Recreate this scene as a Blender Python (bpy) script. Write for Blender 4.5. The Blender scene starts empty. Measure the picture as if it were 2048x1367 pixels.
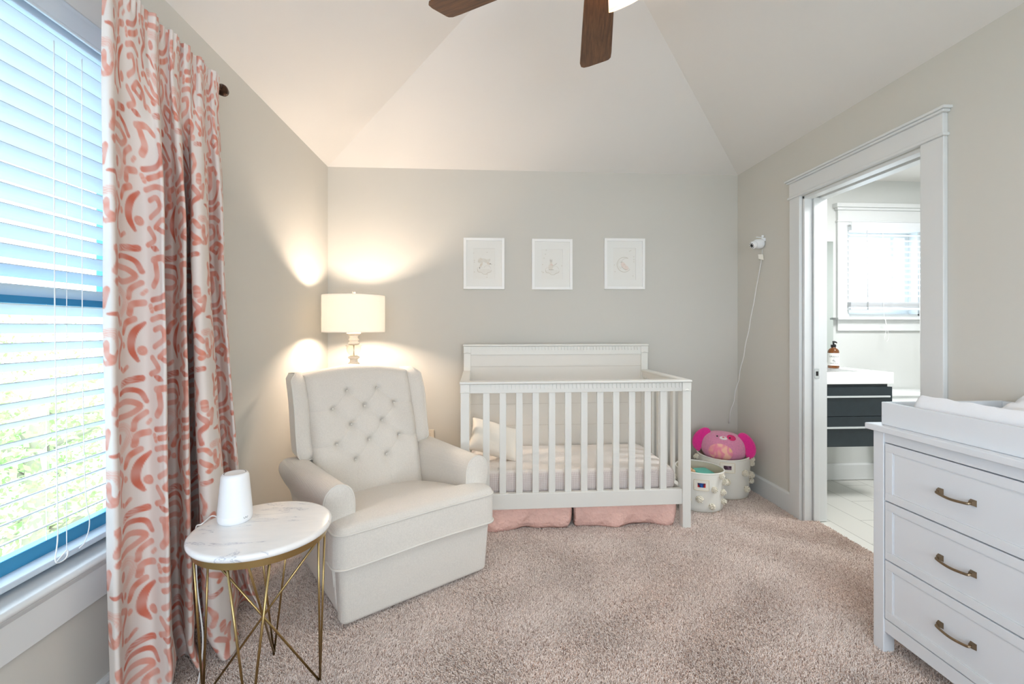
import bpy, bmesh, math, random
import numpy as np
from mathutils import Vector, Matrix
random.seed(7); RNG = np.random.RandomState(11)
SC = bpy.context.scene
COL = SC.collection
PI = math.pi

# ------------------------------------------------------------------ camera
F, H, VY, CX = 900.0, 1.23, 655.0, 1024.0
YAW = math.atan((1024.0 - 970.0) / F)
cd = bpy.data.cameras.new('camera'); cam = bpy.data.objects.new('camera', cd); COL.objects.link(cam)
cam.location = (0, 0, H); cam.rotation_euler = (PI / 2, 0, -YAW)
cd.sensor_width = 36.0; cd.lens = F / 2048 * 36; cd.shift_y = (VY - 683.5) / 2048; cd.clip_start = 0.02
SC.camera = cam
cy_, sy_ = math.cos(YAW), math.sin(YAW)
def ray(px, py):
    a, b = (px - CX) / F, (VY - py) / F
    return (a * cy_ + sy_, -a * sy_ + cy_, b)
def onX(px, py, X): r = ray(px, py); t = X / r[0]; return Vector((X, r[1] * t, H + r[2] * t))
def onZ(px, py, Z): r = ray(px, py); t = (Z - H) / r[2]; return Vector((r[0] * t, r[1] * t, Z))
def y_at(px, X): return onX(px, 600, X).y

def lin(c):
    return tuple(((v / 255) / 12.92 if v / 255 <= 0.04045 else ((v / 255 + 0.055) / 1.055) ** 2.4) for v in c)

# ------------------------------------------------------------------ world, exposure
SC.view_settings.view_transform = 'Standard'; SC.view_settings.look = 'None'
SC.view_settings.gamma = 1; SC.view_settings.exposure = 0.76
SC.cycles.use_denoising = True
SC.cycles.max_bounces = 14; SC.cycles.diffuse_bounces = 9; SC.cycles.transmission_bounces = 8; SC.cycles.glossy_bounces = 4
SC.cycles.caustics_reflective = False; SC.cycles.caustics_refractive = False
SC.cycles.sample_clamp_indirect = 6.0
W = bpy.data.worlds.new('world'); SC.world = W; W.use_nodes = True
bg = W.node_tree.nodes['Background']
bg.inputs[0].default_value = (0.80, 0.90, 1.0, 1); bg.inputs[1].default_value = 5.2
def light(name, typ, loc, energy, col, size=0.1, rot=None, sy=None, portal=False):
    d = bpy.data.lights.new(name, typ); o = bpy.data.objects.new(name, d); COL.objects.link(o)
    o.location = loc; d.color = col; d.energy = energy
    if typ == 'AREA':
        d.size = size
        if sy: d.shape = 'RECTANGLE'; d.size_y = sy
        if portal: d.cycles.is_portal = True
    elif typ != 'SUN': d.shadow_soft_size = size
    if rot: o.rotation_euler = rot
    return o
XL, XR, YW, ZC, YB = -1.19, 2.02, 3.49, 2.45, -1.70
# light portals in the window openings (they only guide the sky's light)
light('portal_left', 'AREA', (XL - 0.16, 0.965, 1.32), 1, (1, 1, 1), 1.43, (0, PI / 2 * -1, 0), 1.56, True)
light('portal_rear', 'AREA', (0.42, YB - 0.16, 1.35), 1, (1, 1, 1), 2.5, (PI / 2, 0, 0), 1.6, True)
light('portal_bath', 'AREA', (3.25, YW + 0.16, 1.68), 1, (1, 1, 1), 0.62, (-PI / 2, 0, 0), 0.7, True)
SUN = None
WARM = (1.0, 0.80, 0.63)

# ------------------------------------------------------------------ materials
def mat(name, col, rough=0.5, metal=0.0, bump=None, var=None, spec=0.5, trans=0.0, sheen=0.0, emit=None, estr=0.0, coat=0.0):
    """bump=(kind, scale, strength, distance)  var=(scale, amount) colour mottling"""
    m = bpy.data.materials.new(name); m.use_nodes = True
    nt = m.node_tree; N, L = nt.nodes, nt.links
    b = N['Principled BSDF']; out = N['Material Output']
    c = lin(col) + (1,)
    b.inputs['Base Color'].default_value = c
    b.inputs['Roughness'].default_value = rough; b.inputs['Metallic'].default_value = metal
    b.inputs['Specular IOR Level'].default_value = spec
    b.inputs['Sheen Weight'].default_value = sheen
    b.inputs['Coat Weight'].default_value = coat
    tc = N.new('ShaderNodeTexCoord')
    if var:
        n = N.new('ShaderNodeTexNoise'); n.inputs['Scale'].default_value = var[0]; n.inputs['Detail'].default_value = 4
        L.new(tc.outputs['Object'], n.inputs['Vector'])
        r = N.new('ShaderNodeMapRange'); r.inputs[1].default_value = 0.3; r.inputs[2].default_value = 0.7
        r.inputs[3].default_value = 1 - var[1]; r.inputs[4].default_value = 1 + var[1]
        L.new(n.outputs['Fac'], r.inputs[0])
        mx = N.new('ShaderNodeVectorMath'); mx.operation = 'SCALE'; mx.inputs[0].default_value = c[:3]
        L.new(r.outputs[0], mx.inputs['Scale']); L.new(mx.outputs[0], b.inputs['Base Color'])
    if bump:
        kind, sc, st, dist = bump
        if kind == 'weave':
            w1 = N.new('ShaderNodeTexWave'); w1.wave_type = 'BANDS'; w1.bands_direction = 'X'; w1.inputs['Scale'].default_value = sc
            w2 = N.new('ShaderNodeTexWave'); w2.wave_type = 'BANDS'; w2.bands_direction = 'Z'; w2.inputs['Scale'].default_value = sc
            for w in (w1, w2):
                w.inputs['Distortion'].default_value = 1.5; w.inputs['Detail Scale'].default_value = 3
                L.new(tc.outputs['Object'], w.inputs['Vector'])
            a = N.new('ShaderNodeMath'); a.operation = 'ADD'; L.new(w1.outputs['Fac'], a.inputs[0]); L.new(w2.outputs['Fac'], a.inputs[1]); src = a.outputs[0]
        elif kind == 'voronoi':
            n = N.new('ShaderNodeTexVoronoi'); n.inputs['Scale'].default_value = sc; L.new(tc.outputs['Object'], n.inputs['Vector']); src = n.outputs['Distance']
        else:
            n = N.new('ShaderNodeTexNoise'); n.inputs['Scale'].default_value = sc; n.inputs['Detail'].default_value = 5
            L.new(tc.outputs['Object'], n.inputs['Vector']); src = n.outputs['Fac']
        bp = N.new('ShaderNodeBump'); bp.inputs['Strength'].default_value = st; bp.inputs['Distance'].default_value = dist
        L.new(src, bp.inputs['Height']); L.new(bp.outputs[0], b.inputs['Normal'])
    if trans > 0:
        t = N.new('ShaderNodeBsdfTranslucent'); t.inputs[0].default_value = c
        mx = N.new('ShaderNodeMixShader'); mx.inputs[0].default_value = trans
        L.new(b.outputs[0], mx.inputs[1]); L.new(t.outputs[0], mx.inputs[2]); L.new(mx.outputs[0], out.inputs[0])
        if b.inputs['Base Color'].is_linked: L.new(b.inputs['Base Color'].links[0].from_socket, t.inputs[0])
    if emit:
        b.inputs['Emission Color'].default_value = lin(emit) + (1,); b.inputs['Emission Strength'].default_value = estr
    m['bsdf'] = b.name
    return m
def glass(name, col=(255, 255, 255), rough=0.0, thin=True, ior=1.45):
    m = bpy.data.materials.new(name); m.use_nodes = True
    nt = m.node_tree; N, L = nt.nodes, nt.links; out = N['Material Output']; N.remove(N['Principled BSDF'])
    if thin:
        t = N.new('ShaderNodeBsdfTransparent'); t.inputs[0].default_value = lin(col) + (1,)
        g = N.new('ShaderNodeBsdfGlossy'); g.inputs['Roughness'].default_value = 0.02
        fr = N.new('ShaderNodeFresnel'); fr.inputs[0].default_value = 1.3
        ge = N.new('ShaderNodeNewGeometry'); sb_ = N.new('ShaderNodeMath'); sb_.operation = 'SUBTRACT'; sb_.inputs[0].default_value = 1; L.new(ge.outputs['Backfacing'], sb_.inputs[1])
        fm = N.new('ShaderNodeMath'); fm.operation = 'MULTIPLY'; L.new(fr.outputs[0], fm.inputs[0]); L.new(sb_.outputs[0], fm.inputs[1])
        mx = N.new('ShaderNodeMixShader'); L.new(fm.outputs[0], mx.inputs[0]); L.new(t.outputs[0], mx.inputs[1]); L.new(g.outputs[0], mx.inputs[2])
        L.new(mx.outputs[0], out.inputs[0])
    else:
        g = N.new('ShaderNodeBsdfGlass'); g.inputs[0].default_value = lin(col) + (1,); g.inputs['IOR'].default_value = ior
        g.inputs['Roughness'].default_value = rough
        L.new(g.outputs[0], out.inputs[0])
    return m

M_wall = mat('wall_paint', (205, 203, 196), 0.85, bump=('noise', 260, 0.06, 0.002))
M_wallb = mat('bathroom_wall_paint', (208, 210, 208), 0.8)
M_ceil = mat('ceiling_paint', (228, 226, 223), 0.9)
M_trim = mat('white_trim_paint', (218, 220, 220), 0.35)
M_white = mat('white_lacquer', (232, 236, 240), 0.32)
M_crib = mat('crib_white', (224, 223, 217), 0.38, bump=('noise', 60, 0.04, 0.002))
M_dress = mat('dresser_white', (222, 226, 231), 0.35)
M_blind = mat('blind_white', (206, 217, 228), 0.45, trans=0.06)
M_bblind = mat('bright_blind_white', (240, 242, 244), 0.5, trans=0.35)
M_linen = mat('oatmeal_linen', (220, 215, 207), 0.9, bump=('weave', 80, 0.35, 0.0014), var=(200, 0.05), sheen=0.2)
M_pipe = mat('linen_piping', (218, 214, 206), 0.9, bump=('noise', 400, 0.2, 0.001))
M_brass = mat('antique_brass', (176, 152, 104), 0.3, 1.0)
M_bronze = mat('dark_bronze', (72, 52, 40), 0.35, 0.9)
M_handle = mat('aged_bronze_handle', (138, 120, 98), 0.32, 1.0)
M_plastic = mat('white_plastic', (240, 243, 246), 0.4, coat=0.2)
M_cord = mat('white_cord', (235, 235, 235), 0.5)
M_black = mat('black_plastic', (24, 24, 26), 0.4)
M_dark = mat('dark_opening', (26, 22, 24), 0.8)
M_pink = mat('blush_linen', (232, 192, 180), 0.9, bump=('noise', 28, 0.9, 0.02), var=(14, 0.05))
M_sash = mat('blue_cast_sash', (52, 138, 178), 0.5)  # white sash; the blue cast of sky light is put into its colour
M_glassw = glass('window_glass', (245, 250, 252))
M_crystal = glass('crystal', (252, 250, 246), 0.0, False, 1.45)
M_cream = mat('cream_yarn', (236, 230, 214), 0.95, bump=('noise', 300, 0.8, 0.004))
M_canvas = mat('canvas_basket', (228, 226, 218), 0.9, bump=('weave', 160, 0.2, 0.001))
M_canvin = mat('canvas_lining', (206, 196, 176), 0.9)
M_vanity = mat('dark_wood_veneer', (34, 44, 50), 0.35, bump=('noise', 30, 0.1, 0.001), var=(20, 0.12))
M_chrome = mat('chrome', (225, 228, 230), 0.12, 1.0)
M_porc = mat('porcelain', (240, 242, 242), 0.12, coat=0.3)
M_pad = mat('quilted_pad_cover', (236, 238, 242), 0.9, bump=('noise', 60, 0.25, 0.006))

def wood_mat():
    m = mat('walnut_blade', (98, 62, 38), 0.42)
    nt = m.node_tree; N, L = nt.nodes, nt.links; b = N['Principled BSDF']
    tc = N.new('ShaderNodeTexCoord'); mp = N.new('ShaderNodeMapping'); mp.inputs['Scale'].default_value = (1.6, 26, 10)
    n = N.new('ShaderNodeTexNoise'); n.inputs['Scale'].default_value = 6; n.inputs['Detail'].default_value = 8; n.inputs['Roughness'].default_value = 0.65
    r = N.new('ShaderNodeValToRGB'); r.color_ramp.elements[0].position = 0.3; r.color_ramp.elements[1].position = 0.72
    r.color_ramp.elements[0].color = lin((62, 36, 20)) + (1,); r.color_ramp.elements[1].color = lin((128, 86, 52)) + (1,)
    L.new(tc.outputs['Object'], mp.inputs[0]); L.new(mp.outputs[0], n.inputs['Vector']); L.new(n.outputs['Fac'], r.inputs[0]); L.new(r.outputs[0], b.inputs['Base Color'])
    return m
M_walnut = wood_mat()
MROT = -math.atan2((onZ(450, 1056, .565) - onZ(387, 1094, .565)).y, (onZ(450, 1056, .565) - onZ(387, 1094, .565)).x)
def marble_mat():
    m = mat('white_marble', (238, 238, 238), 0.18)
    nt = m.node_tree; N, L = nt.nodes, nt.links; b = N['Principled BSDF']
    tc = N.new('ShaderNodeTexCoord'); mp = N.new('ShaderNodeMapping'); mp.inputs['Rotation'].default_value = (0, 0, MROT); mp.inputs['Scale'].default_value = (1.6, 7, 4)
    n = N.new('ShaderNodeTexNoise'); n.inputs['Scale'].default_value = 2.6; n.inputs['Detail'].default_value = 9; n.inputs['Roughness'].default_value = 0.62; n.inputs['Distortion'].default_value = 0.7
    r = N.new('ShaderNodeValToRGB'); e = r.color_ramp.elements
    e[0].position = 0.25; e[0].color = lin((198, 200, 207)) + (1,); e[1].position = 0.60; e[1].color = lin((244, 243, 241)) + (1,)
    k = e.new(0.40); k.color = lin((238, 238, 237)) + (1,); k = e.new(0.415); k.color = lin((186, 188, 198)) + (1,); k = e.new(0.43); k.color = lin((238, 238, 237)) + (1,)
    L.new(tc.outputs['Object'], mp.inputs[0]); L.new(mp.outputs[0], n.inputs['Vector']); L.new(n.outputs['Fac'], r.inputs[0]); L.new(r.outputs[0], b.inputs['Base Color'])
    return m
M_marble = marble_mat()
def carpet_mat(name, pile):
    m = mat(name, (205, 190, 180), 1.0, sheen=0.3)
    nt = m.node_tree; N, L = nt.nodes, nt.links; b = N['Principled BSDF']; b.inputs['Specular IOR Level'].default_value = 0.1
    tc = N.new('ShaderNodeTexCoord')
    n1 = N.new('ShaderNodeTexNoise'); n1.inputs['Scale'].default_value = 3.0; n1.inputs['Detail'].default_value = 5
    n2 = N.new('ShaderNodeTexNoise'); n2.inputs['Scale'].default_value = 170; n2.inputs['Detail'].default_value = 3
    for n in (n1, n2): L.new(tc.outputs['Object'], n.inputs['Vector'])
    r2 = N.new('ShaderNodeValToRGB'); e = r2.color_ramp.elements
    e[0].position = 0.30; e[0].color = lin((150, 124, 112)) + (1,); e[1].position = 0.62; e[1].color = lin((222, 206, 198)) + (1,)
    k = e.new(0.45); k.color = lin((196, 174, 164)) + (1,)
    L.new(n2.outputs['Fac'], r2.inputs[0])
    mr = N.new('ShaderNodeMapRange'); mr.inputs[1].default_value = 0.35; mr.inputs[2].default_value = 0.65; mr.inputs[3].default_value = 0.93; mr.inputs[4].default_value = 1.06
    L.new(n1.outputs['Fac'], mr.inputs[0])
    vm = N.new('ShaderNodeVectorMath'); vm.operation = 'SCALE'; L.new(r2.outputs[0], vm.inputs[0]); L.new(mr.outputs[0], vm.inputs['Scale'])
    L.new(vm.outputs[0], b.inputs['Base Color'])
    v = N.new('ShaderNodeTexVoronoi'); v.inputs['Scale'].default_value = 210; L.new(tc.outputs['Object'], v.inputs['Vector'])
    ad = N.new('ShaderNodeMath'); ad.operation = 'SUBTRACT'; L.new(n2.outputs['Fac'], ad.inputs[0]); L.new(v.outputs['Distance'], ad.inputs[1])
    bp = N.new('ShaderNodeBump'); bp.inputs['Strength'].default_value = 0.9; bp.inputs['Distance'].default_value = 0.006
    L.new(ad.outputs[0], bp.inputs['Height']); L.new(bp.outputs[0], b.inputs['Normal'])
    return m
M_carpet = carpet_mat('beige_carpet', False)
def pile_mat():
    m = mat('carpet_yarn', (205, 190, 180), 1.0, spec=.1)
    nt = m.node_tree; N, L = nt.nodes, nt.links; b = N['Principled BSDF']
    hi = N.new('ShaderNodeHairInfo'); tc = N.new('ShaderNodeTexCoord'); n1 = N.new('ShaderNodeTexNoise'); n1.inputs['Scale'].default_value = 3.5; n1.inputs['Detail'].default_value = 5
    L.new(tc.outputs['Object'], n1.inputs['Vector'])
    r = N.new('ShaderNodeValToRGB'); e = r.color_ramp.elements; e[0].position = 0; e[0].color = lin((178, 156, 144)) + (1,); e[1].position = 1; e[1].color = lin((242, 231, 223)) + (1,)
    k = e.new(.22); k.color = lin((223, 208, 199)) + (1,)
    L.new(hi.outputs['Random'], r.inputs[0])
    mr = N.new('ShaderNodeMapRange'); mr.inputs[1].default_value = 0.35; mr.inputs[2].default_value = 0.65; mr.inputs[3].default_value = 0.95; mr.inputs[4].default_value = 1.05
    L.new(n1.outputs['Fac'], mr.inputs[0]); vm = N.new('ShaderNodeVectorMath'); vm.operation = 'SCALE'; L.new(r.outputs[0], vm.inputs[0]); L.new(mr.outputs[0], vm.inputs['Scale']); L.new(vm.outputs[0], b.inputs['Base Color'])
    return m
M_pile = pile_mat()
def tile_mat():
    m = mat('pale_plank_tile', (214, 214, 208), 0.35)
    nt = m.node_tree; N, L = nt.nodes, nt.links; b = N['Principled BSDF']
    tc = N.new('ShaderNodeTexCoord'); mp = N.new('ShaderNodeMapping'); mp.inputs['Rotation'].default_value = (0, 0, PI / 2)
    br = N.new('ShaderNodeTexBrick'); br.inputs['Scale'].default_value = 1.0; br.inputs['Mortar Size'].default_value = 0.0025
    br.inputs['Brick Width'].default_value = 0.61; br.inputs['Row Height'].default_value = 0.2
    br.inputs['Color1'].default_value = lin((220, 219, 212)) + (1,); br.inputs['Color2'].default_value = lin((212, 211, 204)) + (1,); br.inputs['Mortar'].default_value = lin((160, 158, 150)) + (1,)
    L.new(tc.outputs['Object'], mp.inputs[0]); L.new(mp.outputs[0], br.inputs['Vector']); L.new(br.outputs['Color'], b.inputs['Base Color'])
    return m
M_tile = tile_mat()
def knit_mat():
    m = mat('waffle_knit_sheet', (238, 232, 228), 0.95)
    nt = m.node_tree; N, L = nt.nodes, nt.links; b = N['Principled BSDF']
    tc = N.new('ShaderNodeTexCoord'); 
    mul = N.new('ShaderNodeVectorMath'); mul.operation = 'MULTIPLY'; mul.inputs[1].default_value = (2 * PI / .0115, 2 * PI / .0115, 2 * PI / .0115)
    sn = N.new('ShaderNodeVectorMath'); sn.operation = 'SINE'; L.new(tc.outputs['Object'], mul.inputs[0]); L.new(mul.outputs[0], sn.inputs[0])
    sp = N.new('ShaderNodeSeparateXYZ'); L.new(sn.outputs[0], sp.inputs[0])
    ma = N.new('ShaderNodeMath'); ma.operation = 'MAXIMUM'; L.new(sp.outputs[1], ma.inputs[0]); L.new(sp.outputs[2], ma.inputs[1])
    mu = N.new('ShaderNodeMath'); mu.operation = 'MULTIPLY'; L.new(sp.outputs[0], mu.inputs[0]); L.new(sp.outputs[2], mu.inputs[1])
    # on the side faces the dots follow x and z
    r = N.new('ShaderNodeMapRange'); r.inputs[1].default_value = 0.25; r.inputs[2].default_value = 0.55
    ab = N.new('ShaderNodeMath'); ab.operation = 'ABSOLUTE'; L.new(mu.outputs[0], ab.inputs[0]); L.new(ab.outputs[0], r.inputs[0])
    g = N.new('ShaderNodeNewGeometry'); sg = N.new('ShaderNodeSeparateXYZ'); L.new(g.outputs['Normal'], sg.inputs[0])
    rz = N.new('ShaderNodeMapRange'); rz.inputs[1].default_value = 0.9; rz.inputs[2].default_value = 0.6; L.new(sg.outputs[2], rz.inputs[0])
    m2 = N.new('ShaderNodeMath'); m2.operation = 'MULTIPLY'; L.new(r.outputs[0], m2.inputs[0]); L.new(rz.outputs[0], m2.inputs[1])
    mx = N.new('ShaderNodeMix'); mx.data_type = 'RGBA'; L.new(m2.outputs[0], mx.inputs[0])
    mx.inputs[6].default_value = lin((240, 234, 230)) + (1,); mx.inputs[7].default_value = lin((176, 158, 156)) + (1,)
    L.new(mx.outputs[2], b.inputs['Base Color'])
    bp = N.new('ShaderNodeBump'); bp.inputs['Strength'].default_value = 0.4; bp.inputs['Distance'].default_value = 0.002; bp.invert = True
    L.new(ab.outputs[0], bp.inputs['Height']); L.new(bp.outputs[0], b.inputs['Normal'])
    return m
M_knit = knit_mat()
def ink_mat(name, base, rough=0.9, trans=0.0, bumpk=None):
    """base colour with painted ink taken from the mesh's own 'ink' colour attribute"""
    m = mat(name, base, rough, trans=trans, bump=bumpk)
    nt = m.node_tree; N, L = nt.nodes, nt.links; b = N['Principled BSDF']
    at = N.new('ShaderNodeAttribute'); at.attribute_name = 'ink'
    mx = N.new('ShaderNodeMix'); mx.data_type = 'RGBA'; mx.inputs[6].default_value = lin(base) + (1,)
    L.new(at.outputs['Alpha'], mx.inputs[0]); L.new(at.outputs['Color'], mx.inputs[7]); L.new(mx.outputs[2], b.inputs['Base Color'])
    for n in N:
        if n.type == 'BSDF_TRANSLUCENT': L.new(mx.outputs[2], n.inputs[0])
    return m

# ------------------------------------------------------------------ mesh helpers
class MB:
    def __init__(s): s.v = []; s.f = []
    def add(s, vs, fs):
        n = len(s.v); s.v += [tuple(v) for v in vs]; s.f += [tuple(i + n for i in f) for f in fs]; return s
    def box(s, x0, x1, y0, y1, z0, z1):
        x0, x1 = sorted((x0, x1)); y0, y1 = sorted((y0, y1)); z0, z1 = sorted((z0, z1))
        return s.add([(x0, y0, z0), (x1, y0, z0), (x1, y1, z0), (x0, y1, z0), (x0, y0, z1), (x1, y0, z1), (x1, y1, z1), (x0, y1, z1)],
                     [(0, 3, 2, 1), (4, 5, 6, 7), (0, 1, 5, 4), (1, 2, 6, 5), (2, 3, 7, 6), (3, 0, 4, 7)])
    def hexa(s, c): return s.add(c, [(0, 3, 2, 1), (4, 5, 6, 7), (0, 1, 5, 4), (1, 2, 6, 5), (2, 3, 7, 6), (3, 0, 4, 7)])
    def prism(s, poly, a, b, axis='y'):
        """poly: 2-D points; extruded from a to b along axis"""
        n = len(poly)
        def P(p, t): return {'y': (p[0], t, p[1]), 'x': (t, p[0], p[1]), 'z': (p[0], p[1], t)}[axis]
        vs = [P(p, a) for p in poly] + [P(p, b) for p in poly]
        fs = [tuple(range(n)), tuple(range(2 * n - 1, n - 1, -1))] + [(i, i + n, (i + 1) % n + n, (i + 1) % n) for i in range(n)]
        return s.add(vs, fs)
    def lathe(s, prof, c=(0, 0, 0), n=32, sx=1, sy=1):
        """prof: (r, z) from bottom to top"""
        vs, fs = [], []
        for r, z in prof:
            for k in range(n):
                a = 2 * PI * k / n; vs.append((c[0] + r * sx * math.cos(a), c[1] + r * sy * math.sin(a), c[2] + z))
        for i in range(len(prof) - 1):
            for k in range(n):
                k2 = (k + 1) % n; fs.append((i * n + k, i * n + k2, (i + 1) * n + k2, (i + 1) * n + k))
        if prof[0][0] > 1e-5: fs.append(tuple(range(n - 1, -1, -1)))
        if prof[-1][0] > 1e-5: fs.append(tuple((len(prof) - 1) * n + k for k in range(n)))
        return s.add(vs, fs)
    def tube(s, pts, r, n=8, closed=False, caps=True):
        pts = [Vector(p) for p in pts]; m = len(pts); rr = r if hasattr(r, '__len__') else [r] * m
        vs, fs = [], []; up = None
        for i, p in enumerate(pts):
            a = pts[(i - 1) % m] if (closed or i > 0) else p; b = pts[(i + 1) % m] if (closed or i < m - 1) else p
            t = (b - a); t = t.normalized() if t.length > 1e-9 else Vector((0, 0, 1))
            if up is None: up = Vector((0, 0, 1)) if abs(t.z) < 0.9 else Vector((1, 0, 0))
            u = (up - t * up.dot(t))
            u = u.normalized() if u.length > 1e-6 else t.orthogonal().normalized()
            w = t.cross(u); up = u
            for k in range(n):
                an = 2 * PI * k / n; vs.append(p + (u * math.cos(an) + w * math.sin(an)) * rr[i])
        for i in range(m if closed else m - 1):
            j = (i + 1) % m
            for k in range(n):
                k2 = (k + 1) % n; fs.append((i * n + k, i * n + k2, j * n + k2, j * n + k))
        if caps and not closed: fs += [tuple(range(n - 1, -1, -1)), tuple((m - 1) * n + k for k in range(n))]
        return s.add(vs, fs)
    def sphere(s, c, r, n=16, m=10, sc=(1, 1, 1)):
        prof = [(max(1e-6, r * math.sin(PI * i / m)), -r * math.cos(PI * i / m)) for i in range(m + 1)]
        vs, fs = [], []
        for rr, z in prof:
            for k in range(n):
                a = 2 * PI * k / n; vs.append((c[0] + rr * math.cos(a) * sc[0], c[1] + rr * math.sin(a) * sc[1], c[2] + z * sc[2]))
        for i in range(m):
            for k in range(n):
                k2 = (k + 1) % n; fs.append((i * n + k, i * n + k2, (i + 1) * n + k2, (i + 1) * n + k))
        return s.add(vs, fs)
    def grid(s, fn, nu, nv, cu=False):
        """fn(u,v) with u,v in 0..1"""
        vs = [fn(i / (nu if cu else nu - 1), j / (nv - 1)) for j in range(nv) for i in range(nu)]
        fs = [(j * nu + i, j * nu + (i + 1) % nu, (j + 1) * nu + (i + 1) % nu, (j + 1) * nu + i) for j in range(nv - 1) for i in range(nu if cu else nu - 1)]
        return s.add(vs, fs)
    def xf(s, mtx, start=0):
        s.v[start:] = [tuple(mtx @ Vector(v)) for v in s.v[start:]]; return s
    def build(s, name, m, parent=None, smooth=False, bevel=0, seg=2, sub=0, weld=False, sm_ang=None, fixn=False):
        me = bpy.data.meshes.new(name); me.from_pydata(s.v, [], s.f); me.update()
        if weld or fixn:
            bm = bmesh.new(); bm.from_mesh(me)
            if weld: bmesh.ops.remove_doubles(bm, verts=bm.verts, dist=1e-5)
            bmesh.ops.recalc_face_normals(bm, faces=bm.faces)
            bm.to_mesh(me); bm.free()
        o = bpy.data.objects.new(name, me); COL.objects.link(o); me.materials.append(m)
        if smooth or bevel:
            me.polygons.foreach_set('use_smooth', [True] * len(me.polygons))
        if bevel:
            b = o.modifiers.new('b', 'BEVEL'); b.width = bevel; b.segments = seg; b.limit_method = 'ANGLE'; b.angle_limit = 0.7
            b.harden_normals = False
            w = o.modifiers.new('w', 'WEIGHTED_NORMAL'); w.keep_sharp = True
        if sub:
            u = o.modifiers.new('s', 'SUBSURF'); u.levels = sub; u.render_levels = sub
        if sm_ang:
            try: me.set_sharp_from_angle(angle=sm_ang)
            except Exception: pass
        if parent: o.parent = parent
        return o
def empty(name, label, cat, loc=(0, 0, 0), rz=0, group=None):
    o = bpy.data.objects.new(name, None); COL.objects.link(o); o.location = loc; o.rotation_euler = (0, 0, rz); o.empty_display_size = 0.1
    return tag(o, label, cat, group)
def tag(o, label, cat, group=None, kind=None):
    o['label'] = label; o['category'] = cat
    if group: o['group'] = group
    if kind: o['kind'] = kind
    return o
def struct(o): o['kind'] = 'structure'; return o
def catmull(pts, n=8, closed=False):
    P = [np.array(p, float) for p in pts]; out = []; m = len(P)
    for i in range(m if closed else m - 1):
        p0 = P[(i - 1) % m] if closed or i > 0 else P[0] * 2 - P[1]
        p1 = P[i]; p2 = P[(i + 1) % m]; p3 = P[(i + 2) % m] if closed or i + 2 < m else P[-1] * 2 - P[-2]
        for k in range(n):
            t = k / n
            out.append(0.5 * ((2 * p1) + (-p0 + p2) * t + (2 * p0 - 5 * p1 + 4 * p2 - p3) * t * t + (-p0 + 3 * p1 - 3 * p2 + p3) * t ** 3))
    if not closed: out.append(P[-1])
    return out
def copy_part(o, parent, loc=None):
    c = o.copy(); COL.objects.link(c); c.parent = parent
    if loc is not None: c.location = loc
    return c

# ------------------------------------------------------------------ room shell
TH = 0.15
# carpet and bathroom tile
DY0_, DY1_ = 1.955, 2.752
o = struct(MB().box(XL - TH, XR + 0.09, YB - TH, YW + TH, -0.06, 0).build('floor', M_carpet))
NS = 620000
px_ = RNG.uniform(XL + .02, XR + .085, NS); ry = RNG.uniform(0, 1, NS); py_ = np.where(RNG.uniform(0, 1, NS) < .62, .75 + 1.55 * ry, 2.3 + 1.17 * ry)
keep = ~((px_ > XR - .02) & ((py_ < DY0_ + .02) | (py_ > DY1_ - .02))); px_, py_ = px_[keep], py_[keep]; NS = len(px_)
ang = RNG.uniform(0, 2 * PI, NS) ; ln = RNG.uniform(.009, .015, NS); le = RNG.uniform(.1, .65, NS)
big = .0035 * np.sin(px_ * 7 + 2 * np.sin(py_ * 5)) * np.cos(py_ * 6 + 1.5 * np.sin(px_ * 4))     # brushed lie of the pile
K3 = np.zeros((NS, 3, 3)); K3[:, 0, 0] = px_; K3[:, 0, 1] = py_
for q_, (f_, hfr) in enumerate(((.35, .6), (1.0, 1.0))):
    K3[:, q_ + 1, 0] = px_ + np.cos(ang) * ln * le * f_ + big * f_; K3[:, q_ + 1, 1] = py_ + np.sin(ang) * ln * le * f_ + big * f_; K3[:, q_ + 1, 2] = ln * hfr * (1 - .25 * le)
hc = bpy.data.hair_curves.new('carpet_pile'); hc.add_curves([3] * NS)
hc.points.foreach_set('position', K3.astype(np.float32).reshape(-1))
rd = np.tile(np.array([.0017, .0016, .0007], np.float32), NS); hc.points.foreach_set('radius', rd)
hc.materials.append(M_pile); o = bpy.data.objects.new('carpet_pile', hc); COL.objects.link(o)
tag(o, 'plush greige pile of the wall-to-wall bedroom carpet', 'carpet', kind='stuff')
struct(MB().box(XR + 0.09, 4.2, 1.2, YW + TH, -0.06, -0.004).build('floor_bathroom', M_tile))
# left wall with window opening
WY0, WY1, WZ0, WZ1 = 0.25, 1.68, 0.54, 2.14
b = MB(); X0, X1 = XL - TH, XL
b.box(X0, X1, YB, WY0, 0, 2.6).box(X0, X1, WY1, YW + TH, 0, 2.6).box(X0, X1, WY0, WY1, 0, WZ0).box(X0, X1, WY0, WY1, WZ1, 2.6)
struct(b.build('wall_left', M_wall))
# back wall (shared with the bathroom, where it has a window)
BX0, BX1, BZ0, BZ1 = 2.94, 3.56, 1.33, 2.03
b = MB(); Y0, Y1 = YW, YW + TH
b.box(XL, XR + .07, Y0, Y1, 0, 2.6); struct(b.build('wall_back', M_wall))
b = MB().box(XR + .07, BX0, Y0, Y1, 0, 2.6).box(BX1, 4.2, Y0, Y1, 0, 2.6).box(BX0, BX1, Y0, Y1, 0, BZ0).box(BX0, BX1, Y0, Y1, BZ1, 2.6)
struct(b.build('wall_bathroom_back', M_wallb))
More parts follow.
